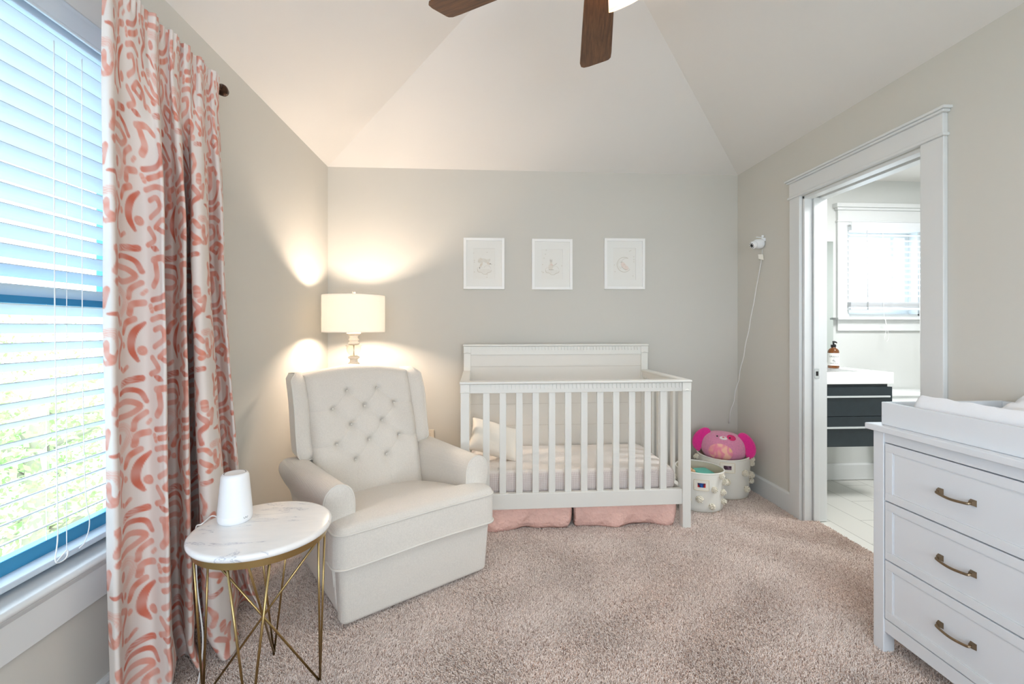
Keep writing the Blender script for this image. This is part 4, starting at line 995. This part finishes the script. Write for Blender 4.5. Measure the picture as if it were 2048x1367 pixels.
# ------------------------------------------------------------------ baskets
def basket(x, y, R, h, label, lean, pcol, holes, seed, la):
    t = empty('pompom_basket', label, 'basket', (x, y, 0), 0, 'cream baskets in the corner')
    rs = random.Random(seed)
    def prof(z, ang): return R * (.95 + .05 * (z / h)) * (1 + .012 * math.sin(3 * ang + seed) + .008 * math.sin(5 * ang + z * 20))
    def ztop(ang): return h + lean * math.cos(ang - la)
    n, m = 64, 14; b = MB(); vs = []
    for j in range(m + 1):
        for k in range(n):
            a = 2 * PI * k / n; v = j / m; z = ztop(a) * v; r = prof(z, a)
            if v < .1: r -= .012 * (1 - v / .1) ** 2
            vs.append((r * math.cos(a), r * math.sin(a), z + .002))
    fs = [(j * n + k, j * n + (k + 1) % n, (j + 1) * n + (k + 1) % n, (j + 1) * n + k) for j in range(m) for k in range(n)] + [tuple(range(n - 1, -1, -1))]
    b.add(vs, fs); body = b.build('body', M_canvas, t, True)
    b = MB(); vs = []
    for j in range(m + 1):
        for k in range(n):
            a = 2 * PI * k / n; v = j / m; z = ztop(a) * v; r = prof(z, a) - .005; vs.append((r * math.cos(a), r * math.sin(a), z + .008 if j == 0 else z + .001))
    b.add(vs, [f[::-1] for f in fs]); b.build('lining', M_canvin, t, True)
    b = MB().tube([((prof(h, 2 * PI * k / 48) - .0025) * math.cos(2 * PI * k / 48), (prof(h, 2 * PI * k / 48) - .0025) * math.sin(2 * PI * k / 48), ztop(2 * PI * k / 48)) for k in range(48)], .0052, 8, closed=True)
    b.build('rim', M_canvas, t, True)
    # handle patch with cut-out facing the camera
    fa = math.atan2(-y, -x) + holes[2]; hz, hw = h * holes[0], holes[1]
    b = MB(); d2 = MB(); M_cut = holes[3]
    def strip(bb, a0, a1, z0, z1, off, th=.003):
        q = 8; o_, i_ = [], []
        for k in range(q + 1):
            a = a0 + (a1 - a0) * k / q; r = prof((z0 + z1) / 2, a) + off; o_ += [(r * math.cos(a), r * math.sin(a), z0), (r * math.cos(a), r * math.sin(a), z1)]
        bb.add(o_, [(2 * k, 2 * k + 2, 2 * k + 3, 2 * k + 1) for k in range(q)])
    wa = hw / R
    strip(b, fa - wa, fa + wa, hz - .034, hz + .034, .0022); b.build('handle_patch', mat('canvas_patch', (232, 228, 216), .9), t, True)
    b = MB(); loop = [(-wa, -.034), (wa, -.034), (wa, .034), (-wa, .034)]; pts = []
    for k in range(4):
        p, q_ = loop[k], loop[(k + 1) % 4]
        for s in range(6): u = s / 6; pts.append((p[0] + (q_[0] - p[0]) * u, p[1] + (q_[1] - p[1]) * u))
    b.tube([((prof(hz, fa + p[0]) + .0026) * math.cos(fa + p[0]), (prof(hz, fa + p[0]) + .0026) * math.sin(fa + p[0]), hz + p[1]) for p in pts], .0016, 5, closed=True)
    b.build('stitching', mat('stitch_thread', (214, 200, 170), .9), t, True)
    strip(d2, fa - wa * .52, fa + wa * .52, hz - .014, hz + .014, .0032); d2.build('handle_opening', M_cut, t, True)
    # pompoms
    proto = None
    for (da, zz, s) in pcol:
        a = math.atan2(-y, -x) + da; r = prof(zz, a)
        if proto is None:
            b = MB(); rr = random.Random(seed + 1)
            for _ in range(90):
                v = Vector([rr.gauss(0, 1) for _ in range(3)]).normalized(); w_ = v.orthogonal().normalized(); w_ = Matrix.Rotation(rr.uniform(0, 6.28), 3, v) @ w_
                b.tube([v * .006, v * .013 + w_ * .001, v * .0175 + w_ * .004, v * .015 + w_ * .0075], [.0022, .0026, .0026, .002], 6)
            b.sphere((0, 0, 0), .012, 10, 7); proto = b.build('pompom', M_cream, t, True); c_ = proto
        else: c_ = copy_part(proto, t)
        c_.location = ((r + .010) * math.cos(a), (r + .010) * math.sin(a), zz); c_.scale = (s, s, s); c_.rotation_euler = (rs.uniform(0, 6), rs.uniform(0, 6), rs.uniform(0, 6))
    return t
def patchy(name, cols, sc):
    m = mat(name, cols[0], .8); nt = m.node_tree; N, L = nt.nodes, nt.links; b = N['Principled BSDF']
    tc = N.new('ShaderNodeTexCoord'); n = N.new('ShaderNodeTexNoise'); n.inputs['Scale'].default_value = sc; n.inputs['Detail'].default_value = 1.5
    r = N.new('ShaderNodeValToRGB'); e = r.color_ramp.elements; e[0].position = .36; e[0].color = lin(cols[0]) + (1,); e[1].position = .62; e[1].color = lin(cols[-1]) + (1,)
    for i, c in enumerate(cols[1:-1]): k = e.new(.36 + .26 * (i + 1) / (len(cols) - 1)); k.color = lin(c) + (1,)
    L.new(tc.outputs['Object'], n.inputs['Vector']); L.new(n.outputs['Fac'], r.inputs[0]); L.new(r.outputs[0], b.inputs['Base Color']); return m
M_toys = patchy('toys_seen_in_opening', [(30, 90, 170), (40, 30, 60), (200, 30, 30), (230, 190, 40)], 22)
M_toys2 = patchy('dark_toys_seen_in_opening', [(70, 44, 60), (120, 90, 110), (60, 36, 50)], 22)
basket(1.478, 3.03, .158, .268, 'cream pompom basket nearest the crib, in front, with teal toy inside', .004,
       [(-.75, .15, 1.15), (-.42, .085, 1.15), (.03, .1, 1.25), (.62, .165, 1.1), (.52, .055, 1.15), (1.15, .135, 1.1), (1.2, .07, 1.1), (1.25, .2, 1.2), (-.5, .03, 1.2), (1.0, .245, 1.05), (-1.2, .2, 1.1)], (.72, .047, .10, M_toys), 3, 2.6)
basket(1.775, 3.258, .182, .30, 'larger cream pompom basket at the back of the corner, with pink plush on top', .012,
       [(-1.25, .262, 1.25), (-.62, .235, 1.25), (.12, .14, 1.35), (.85, .20, 1.25), (.95, .085, 1.25), (1.35, .285, 1.15), (1.4, .25, 1.0), (1.35, .17, 1.3), (1.4, .125, 1.1), (-.3, .06, 1.2), (-.95, .14, 1.2)], (.80, .048, .15, M_toys2), 7, .9)
# toys in the front basket
b = MB(); softbox(b, -.07, .07, -.06, .06, 0, .08, .02)
o = b.build('toy_block', mat('teal_fabric', (104, 186, 170), .8), None, True); o.location = (1.51, 3.05, .160); o.rotation_euler = (.2, .1, .4)
tag(o, 'teal soft toy block lying inside the front basket', 'toy')
b = MB().sphere((0, 0, 0), .042, 20, 12).sphere((.02, -.028, .020), .016, 12, 8).sphere((-.024, -.02, .03), .016, 12, 8)
o = b.build('tan_toy', mat('tan_plush', (206, 168, 130), .9), None, True); o.location = (1.388, 3.00, .236)
tag(o, 'tan plush toy peeking out of the front basket beside the crib', 'toy')
o = softbox(MB(), -.13, .13, -.11, .11, 0, .14, .04).build('folded_blanket', mat('plum_fabric', (112, 70, 92), .9, bump=('noise', 20, .5, .01)), None, True); o.location = (1.775, 3.258, .07)
tag(o, 'plum folded blanket inside the larger basket under the pink plush', 'blanket')
# plush dog
PD = empty('plush_dog', 'round pink plush dog with magenta ears sitting in the larger basket', 'plush toy', (1.755, 3.235, .225), math.radians(-14))
PD.rotation_euler = (math.radians(-9), math.radians(3), math.radians(-32))
M_plush = mat('pink_plush', (232, 148, 184), 1.0, bump=('noise', 420, .9, .004), var=(120, .09), sheen=.6)
M_mag = mat('magenta_plush', (236, 40, 150), 1.0, bump=('noise', 420, .9, .004), var=(120, .08), sheen=.5)
def plush_pt(u, v):
    th, ph = 2 * PI * u, PI * v
    st = math.sin(ph) ** .82; ct = math.copysign(abs(math.cos(ph)) ** .9, math.cos(ph))
    wd = .158 * (1 + .08 * ct * -1)
    return (wd * st * math.cos(th), .105 * st * math.sin(th), .118 - .118 * ct * 1.0)
def surf_y(x, z, off=.0015):
    # front surface of the plush at (x,z)
    best = None
    ct = (.118 - z) / .118; ct = max(-.999, min(.999, ct)); c_ = math.copysign(abs(ct) ** (1 / .9), ct); ph = math.acos(c_); st = math.sin(ph) ** .82; wd = .158 * (1 - .08 * ct)
    q = x / (wd * st); q = max(-.999, min(.999, q)); return -.105 * st * math.sqrt(1 - q * q) - off
b = MB().grid(plush_pt, 64, 40, True); b.build('body', M_plush, PD, True, weld=True)
def patch(name, cx_, cz_, rx, rz, m, off=.0015, n=20, rings=8, parent=PD, rot=0, puff=.0):
    b = MB(); vs = []
    for j in range(rings + 1):
        for k in range(n):
            a = 2 * PI * k / n; r = j / rings; dx, dz = rx * r * math.cos(a), rz * r * math.sin(a)
            x = cx_ + dx * math.cos(rot) - dz * math.sin(rot); z = cz_ + dx * math.sin(rot) + dz * math.cos(rot)
            vs.append((x, surf_y(x, z, off + puff * (1 - r * r)), z))
    b.add(vs, [(j * n + k, j * n + (k + 1) % n, (j + 1) * n + (k + 1) % n, (j + 1) * n + k) for j in range(rings) for k in range(n)])
    return b.build(name, m, parent, True)
patch('belly_patch', -.012, .088, .082, .060, patchy('tie_dye_plush', [(246, 206, 140), (246, 176, 168), (240, 140, 170), (250, 196, 176)], 14), .002, puff=.003)
patch('eye_patch', .052, .200, .030, .019, mat('rose_plush', (222, 60, 120), 1), .0015, rot=-.25)
patch('muzzle', .0, .190, .026, .013, mat('white_plush', (244, 232, 232), 1), .002, puff=.008)
patch('nose', .0, .196, .008, .0045, mat('rose_nose', (226, 110, 130), .6), .011, puff=.002)
for x, z in ((-.042, .198), (.042, .198)): patch('eye', x, z, .0065, .005, M_black, .003, puff=.003)
patch_l = [(-.095, -.020, .215), (-.128, -.028, .208), (-.165, -.035, .165), (-.178, -.035, .120), (-.170, -.03, .085)]
for sgn in (-1, 1):
    b = MB(); pts = [(sgn * abs(p[0]), p[1], p[2]) for p in patch_l]
    cp = catmull([np.array(p) for p in pts], 6); m = len(cp); rad = [.020 + .022 * math.sin(PI * (k / (m - 1)) ** .8 * .92) for k in range(m)]
    b.tube(cp, rad, 16); b.v = [(v[0], -.03 + (v[1] + .03) * .42, v[2]) for v in b.v]
    b.sphere((pts[-1][0], pts[-1][1], pts[-1][2]), .02, 14, 8, (1, .4, 1)); b.build('ear', M_mag, PD, True)

# ------------------------------------------------------------------ dresser
DX, DYF, DYN = 1.50, 1.655, .775
DR = empty('dresser', 'white three-drawer dresser with bronze pulls standing against the right wall', 'dresser', (DX, DYN, 0))
LD = DYF - DYN; dd = XR - DX - .006
def dbox(x0, x1, y0, y1, z0, z1): return MB().box(x0, x1, y0, y1, z0, z1)
for y in (0, LD - .045):
    for x in (0, dd - .045): dbox(x, x + .045, y, y + .045, 0, .838).build('leg', M_dress, DR, bevel=.003)
for y in (.010, LD - .022): dbox(.045, dd - .045, y, y + .012, .09, .838).build('side_panel', M_dress, DR)
dbox(dd - .02, dd - .008, .045, LD - .045, .09, .838).build('back_panel', M_dress, DR)
dbox(.004, .03, .045, LD - .045, .800, .838).build('front_rail', M_dress, DR, bevel=.001)
dbox(.004, .03, .045, LD - .045, .086, .134).build('front_rail', M_dress, DR, bevel=.001)
dbox(.03, dd - .02, .045, LD - .045, .09, .10).build('bottom_panel', M_dress, DR)
dbox(-.020, dd, -.018, LD + .018, .838, .862).build('top', M_dress, DR, bevel=.004, seg=3)
def handle():
    b = MB(); pts = [(0, -.050, 0), (-.014, -.050, -.001), (-.020, -.043, -.003), (-.025, 0, -.006), (-.020, .043, -.003), (-.014, .050, -.001), (0, .050, 0)]
    b.tube(catmull([np.array(p) for p in pts], 6), .0042, 8)
    for y in (-.050, .050): b.hexa([(.0, y - .009, -.010), (.0, y + .009, -.010), (.0, y + .009, .010), (.0, y - .009, .010), (-.012, y - .005, -.005), (-.012, y + .005, -.005), (-.012, y + .005, .005), (-.012, y - .005, .005)])
    return b
for z0, z1 in ((.582, .796), (.362, .577), (.139, .357)):
    y0, y1 = .049, LD - .049; b = MB().box(.006, .022, y0, y1, z0, z1); fw = .030
    b = MB(); xs = .002
    b.box(.0065, .024, y0, y1, z0, z1)
    b.box(xs, .0065, y0, y1, z0, z0 + fw).box(xs, .0065, y0, y1, z1 - fw, z1).box(xs, .0065, y0, y0 + fw, z0 + fw, z1 - fw).box(xs, .0065, y1 - fw, y1, z0 + fw, z1 - fw)
    g_ = .004
    b.box(.0042, .0065, y0 + fw, y1 - fw, z0 + fw, z0 + fw + g_).box(.0042, .0065, y0 + fw, y1 - fw, z1 - fw - g_, z1 - fw).box(.0042, .0065, y0 + fw, y0 + fw + g_, z0 + fw, z1 - fw).box(.0042, .0065, y1 - fw - g_, y1 - fw, z0 + fw, z1 - fw)
    d_ = b.build('drawer', M_dress, DR, bevel=.0012)
    MB().box(.024, dd - .05, y0 + .01, y1 - .01, z0 + .01, z1 - .02).build('drawer_box', M_dress, d_)
    for yh in (1.352 - DYN, 1.655 - 1.352): 
        h_ = handle().build('drawer_handle', M_handle, d_, True, sm_ang=.6); h_.location = (.0065, yh, (z0 + z1) / 2)
# changing tray
TRX0, TRX1, TRY0, TRY1, TRZ0, TRZ1 = 1.512, 2.005, .80, 1.632, .8625, .948
t = empty('changing_tray', 'white open changing tray on top of the dresser', 'changing tray', (TRX0, TRY0, TRZ0))
b = MB(); w, l, h = TRX1 - TRX0, TRY1 - TRY0, TRZ1 - TRZ0; th = .014
b.box(0, th, 0, l, 0, h).box(w - th, w, 0, l, 0, h).box(th, w - th, 0, th, 0, h).box(th, w - th, l - th, l, 0, h); b.build('rim_boards', M_dress, t, bevel=.002)
MB().box(th, w - th, th, l - th, 0, .006).build('base_board', M_dress, t)
# contoured changing pad with crinkled cover
px0, px1, py0, py1 = TRX0 + .022, TRX1 - .03, TRY0 + .03, 1.545
def pad_pt(u, v):
    x = px0 + (px1 - px0) * u; y = py0 + (py1 - py0) * v; a = 2 * u - 1
    e = min(1, min(u, 1 - u) / .06); e2 = min(1, (1 - v) / .05, v / .05)
    z = .055 + .080 * abs(a) ** 2.2
    z *= (1 - (1 - e) ** 3) * (1 - .55 * (1 - e2) ** 2.2)
    cr = .006 * math.sin(x * 60 + y * 33 + 3 * math.sin(y * 17)) + .004 * math.sin(y * 90 + x * 40) + .003 * math.sin(x * 150 - y * 70)
    return (x, y - .018 * (1 - e2) * 0, TRZ0 + .009 + z + cr * (.3 + .7 * (abs(a) < .8)) * min(1, e * 1.2))
b = MB().grid(pad_pt, 70, 110); n0 = len(b.v); b.grid(lambda u, v: (px0 + (px1 - px0) * u, py0 + (py1 - py0) * v, TRZ0 + .008), 70, 110)
b.f[69 * 109:] = [f[::-1] for f in b.f[69 * 109:]]
nu, nv = 70, 110; rim = [i for i in range(nu)] + [j * nu + nu - 1 for j in range(1, nv)] + [(nv - 1) * nu + i for i in range(nu - 2, -1, -1)] + [j * nu for j in range(nv - 2, 0, -1)]
b.f += [(rim[k], rim[k] + n0, rim[(k + 1) % len(rim)] + n0, rim[(k + 1) % len(rim)]) for k in range(len(rim))]
tag(b.build('changing_pad', M_pad, None, True, fixn=True, sm_ang=1.2), 'white contoured changing pad with crinkled cover lying in the changing tray', 'changing pad')

# ------------------------------------------------------------------ ceiling fan
FX, FY, FZ = .385, 1.46, 2.48
FN = empty('ceiling_fan', 'ceiling fan with walnut blades and frosted glass lights', 'ceiling fan', (FX, FY, FZ))
top_z = RH - FZ
MB().lathe([(0, top_z - .10), (.03, top_z - .10), (.065, top_z - .05), (.07, top_z - .005), (.0, top_z - .004)], n=32).build('canopy', M_bronze, FN, True, sm_ang=.8)
MB().lathe([(.013, .08), (.013, top_z - .05)], n=16).build('downrod', M_bronze, FN, True)
MB().lathe([(0, -.07), (.05, -.07), (.085, -.055), (.10, -.03), (.105, .03), (.09, .06), (.04, .085), (0, .09)], n=36).build('motor_housing', M_bronze, FN, True, sm_ang=.7)
MB().lathe([(0, -.10), (.03, -.10), (.05, -.09), (.055, -.07), (0, -.069)], n=32).build('light_kit', M_bronze, FN, True, sm_ang=.7)
aim = math.atan2(2.075 - FY, .515 - FX)
def blade():
    b = MB(); n = 12; pts = []
    L0, L1 = .17, .655
    out = [(L0, -.052), (L0 + .06, -.058), (L1 - .06, -.072), (L1 - .02, -.071), (L1 - .006, -.062), (L1 - .002, -.050), (L1 + .010, .030), (L1 + .008, .055), (L1 - .004, .068), (L1 - .03, .073), (L0 + .06, .058), (L0, .052)]
    b.prism([(p[0], p[1]) for p in out], -.004, .004, 'z'); return b
for k in range(5):
    a = aim + k * 2 * PI / 5; bm_ = blade().xf(Matrix.Rotation(math.radians(-10), 4, 'X')); bl_ = bm_.build('blade', M_walnut, FN, bevel=.002); bl_.rotation_euler = (0, 0, a)
    hb_ = MB().hexa([(.09, -.018, -.012), (.20, -.035, -.012), (.20, .035, -.004), (.09, .018, -.004), (.09, -.018, -.004), (.20, -.035, -.004), (.20, .035, .004), (.09, .018, .004)]).build('blade_iron', M_bronze, bl_, bevel=.002)
M_frost = mat('frosted_glass', (255, 246, 232), .5, trans=.6, emit=(255, 206, 150), estr=1.1)
for k in range(3):
    a = math.radians(46 + 120 * k); d = Vector((math.cos(a), math.sin(a), 0)); c0 = Vector((0, 0, -.012)) + d * .060
    MB().tube([Vector((0, 0, -.075)) + d * .03, c0 + d * .03 + Vector((0, 0, -.005)), c0 + d * .045 + Vector((0, 0, -.02))], .010, 10).build('light_arm', M_bronze, FN, True)
    b = MB(); prof = [(.020, 0), (.030, -.012), (.042, -.035), (.052, -.07), (.060, -.105), (.058, -.105), (.050, -.07), (.040, -.035), (.028, -.014), (.018, -.003)]
    b.lathe(prof, n=36); b.f = b.f[:-2]
    tl = Matrix.Translation(c0 + d * .045 + Vector((0, 0, -.012))) @ Matrix.Rotation(math.radians(-32), 4, Vector((-d.y, d.x, 0)))
    b.v = [(v[0] * .92, v[1] * .92, v[2] * .92) for v in b.v]; b.xf(tl); g_ = b.build('glass_shade', M_frost, FN, True)
    MB().sphere((0, 0, -.055), .022, 14, 9, (1, 1, 1.3)).xf(tl).build('bulb', M_bulb, g_, True)
    p = Matrix.Translation(FN.location) @ tl @ Vector((0, 0, -.06)); light('fan_light', 'POINT', p, 9, WARM, .03)

# ------------------------------------------------------------------ bathroom
VX0, VX1, VY0_, VY1_ = XR + .145, 2.893, 3.02, YW - .004
V = empty('bathroom_vanity', 'floating dark wood vanity with thick white sink top in the bathroom', 'vanity', (VX0, VY0_, 0))
vw, vd = VX1 - VX0, VY1_ - VY0_
b = MB(); sx0, sx1, sy0, sy1 = .12, vw - .17, .07, vd - .09
b.box(0, vw, 0, sy0, .832, .915).box(0, vw, sy1, vd, .832, .915).box(0, sx0, sy0, sy1, .832, .915).box(sx1, vw, sy0, sy1, .832, .915).box(sx0, sx1, sy0, sy1, .832, .845)
b.build('sink_top', M_porc, V, bevel=.004)
MB().box(0, vw - .030, .022, vd, .392, .832).build('cabinet_body', M_vanity, V)
for z0, z1, zh in ((.607, .812, .745), (.392, .603, .528)):
    d_ = MB().box(0, vw - .012, .002, .022, z0, z1).build('drawer', M_vanity, V, bevel=.001)
    MB().box(0, vw - .035, -.010, .002, zh - .006, zh + .006).build('drawer_handle', M_chrome if 0 else mat('satin_aluminium', (226, 230, 232), .35, .6), d_, bevel=.001)
# soap bottle
sb = empty('soap_dispenser', 'amber glass soap bottle with black pump on the vanity top', 'soap bottle', (2.718, 3.36, .915))
M_amber = mat('amber_glass', (150, 84, 24), .08, coat=.4)
M_amber.node_tree.nodes['Principled BSDF'].inputs['Transmission Weight'].default_value = .55
MB().lathe([(.034, 0), (.037, .003), (.038, .010), (.038, .125), (.036, .138), (.028, .150), (.016, .157), (.0145, .165), (0, .166)], n=36).build('bottle', M_amber, sb, True, sm_ang=1.2)
b = MB().lathe([(.0385, .022), (.0385, .118)], n=36); b.f = b.f[:-2]; b.build('paper_label', mat('label_paper', (242, 242, 238), .8), sb, True)
MB().lathe([(.0175, .164), (.018, .166), (.018, .182), (.012, .186), (.006, .188), (.006, .202), (0, .203)], n=20).tube([(0, .004, .205), (0, -.006, .205), (0, -.028, .203), (0, -.034, .196)], [.007, .008, .005, .004], 8).build('pump', M_black, sb, True, sm_ang=.8)
M_ink = mat('label_ink', (40, 52, 70), .8)
fa = math.atan2(-3.36, -2.718)
def wrap_text(txt, size, z, name, off=.0):
    cu = bpy.data.curves.new(name, 'FONT'); cu.body = txt; cu.size = size; cu.align_x = 'CENTER'
    tmp = bpy.data.objects.new(name, cu); COL.objects.link(tmp)
    me = bpy.data.meshes.new_from_object(tmp); bpy.data.objects.remove(tmp)
    for v in me.vertices:
        a = fa + off + v.co.x / .0388; v.co = Vector((.0389 * math.cos(a), .0389 * math.sin(a), z + v.co.y))
    me.materials.append(M_ink); o = bpy.data.objects.new(name, me); COL.objects.link(o); o.parent = sb; return o
wrap_text('ORANGE', .0165, .086, 'label_text', .15); wrap_text('LIQUID', .006, .079, 'label_text', .15); wrap_text('HAND SOAP', .010, .036, 'label_text', .15)
b = MB()
hand = [[(-.010, .055), (-.004, .062), (.002, .060), (.006, .054)], [(-.012, .060), (-.006, .067), (.0, .066)], [(-.008, .050), (.0, .053), (.007, .048)]]
for h in hand: b.tube([(.0390 * math.cos(fa + .15 + p[0] / .0388), .0390 * math.sin(fa + .15 + p[0] / .0388), p[1]) for p in h], .0011, 5)
b.build('hand_logo', M_ink, sb)
# mirror
t = empty('bathroom_mirror', 'tall frameless mirror above the vanity, edge seen through the doorway', 'mirror', (2.49, YW, .96))
MB().box(-.32, .323, -.010, -.002, .0, .965).build('mirror_plate', mat('mirror_silver', (225, 232, 230), .03, 1.0), t)
MB().box(-.322, .328, -.002, 0, -.003, .968).build('backing', M_black, t)
# bathroom blind, raised a little above the sill
bb = empty('bathroom_blind', 'white horizontal blind half lowered in the bathroom window', 'blind', (0, YW - .032, 0))
b = MB(); X0, X1 = 2.925, 3.575
zz = 2.0
for i in range(12):
    z = 1.975 - i * .0445; b.box(X0, X1, -.022, .022, z, z + .003)
    b.v[-8:] = [(v[0], v[1] * math.cos(.5) , v[2] + v[1] * math.sin(.42)) for v in b.v[-8:]]
b.build('slats', M_bblind, bb)
b = MB()
for i in range(9): b.box(X0 + .002 * (i % 2), X1, -.024, .024, 1.395 + i * .0048, 1.3985 + i * .0048)
b.build('stacked_slats', M_bblind, bb)
MB().box(X0 + .004, X1 - .004, -.025, .02, 2.012, 2.045).build('head_rail', M_bblind, bb)
MB().box(X0, X1, -.032, -.026, 2.005, 2.075).build('valance', M_bblind, bb, bevel=.002)
MB().box(X0, X1, -.024, .024, 1.372, 1.392).build('bottom_rail', M_bblind, bb, bevel=.003)
MB().tube([(3.055, -.030, 2.01), (3.062, -.032, 1.375)], .0035, 7).build('tilt_wand', mat('wand_plastic', (206, 208, 210), .3), bb, True)
b = MB(); lp = [(3.185, -.034, 2.0), (3.19, -.036, 1.40), (3.20, -.042, 1.28), (3.205, -.044, 1.22), (3.190, -.045, 1.155), (3.205, -.045, 1.12), (3.225, -.045, 1.155), (3.212, -.044, 1.23), (3.202, -.041, 1.30)]
b.tube(catmull([np.array(p) for p in lp], 5), .0016, 5).tube([(3.49, -.034, 2.0), (3.49, -.044, 1.28), (3.492, -.044, 1.01)], .0016, 5)
b.build('pull_cord', M_cord, bb, True)
# toilet
T = empty('toilet', 'white toilet beside the vanity, tank lid visible above the dresser', 'toilet', (3.30, YW - .02, 0))
softbox(MB(), -.20, .20, -.19, -.004, .37, .70, .02).build('tank', M_porc, T, True, sm_ang=1.2)
softbox(MB(), -.215, .215, -.205, .0, .70, .735, .012).build('tank_lid', M_porc, T, True, sm_ang=1.2)
MB().lathe([(.11, 0), (.12, .02), (.11, .12), (.13, .24), (.18, .34), (.19, .38), (.19, .395), (.15, .396), (.13, .36), (.06, .28), (0, .27)], (0, -.43, 0), 36, 1, 1.25).box(-.10, .10, -.30, -.10, .0, .34).build('bowl', M_porc, T, True, sm_ang=1.0)
MB().lathe([(.19, .397), (.195, .403), (.193, .415), (0, .425)], (0, -.43, 0), 36, 1, 1.22).build('seat_lid', M_porc, T, True, sm_ang=1.0)
light('bath_fill', 'AREA', (2.9, 2.3, ZC - .05), 24, (.98, .99, 1), .5)  # added unseen ceiling light that brightens the bathroom
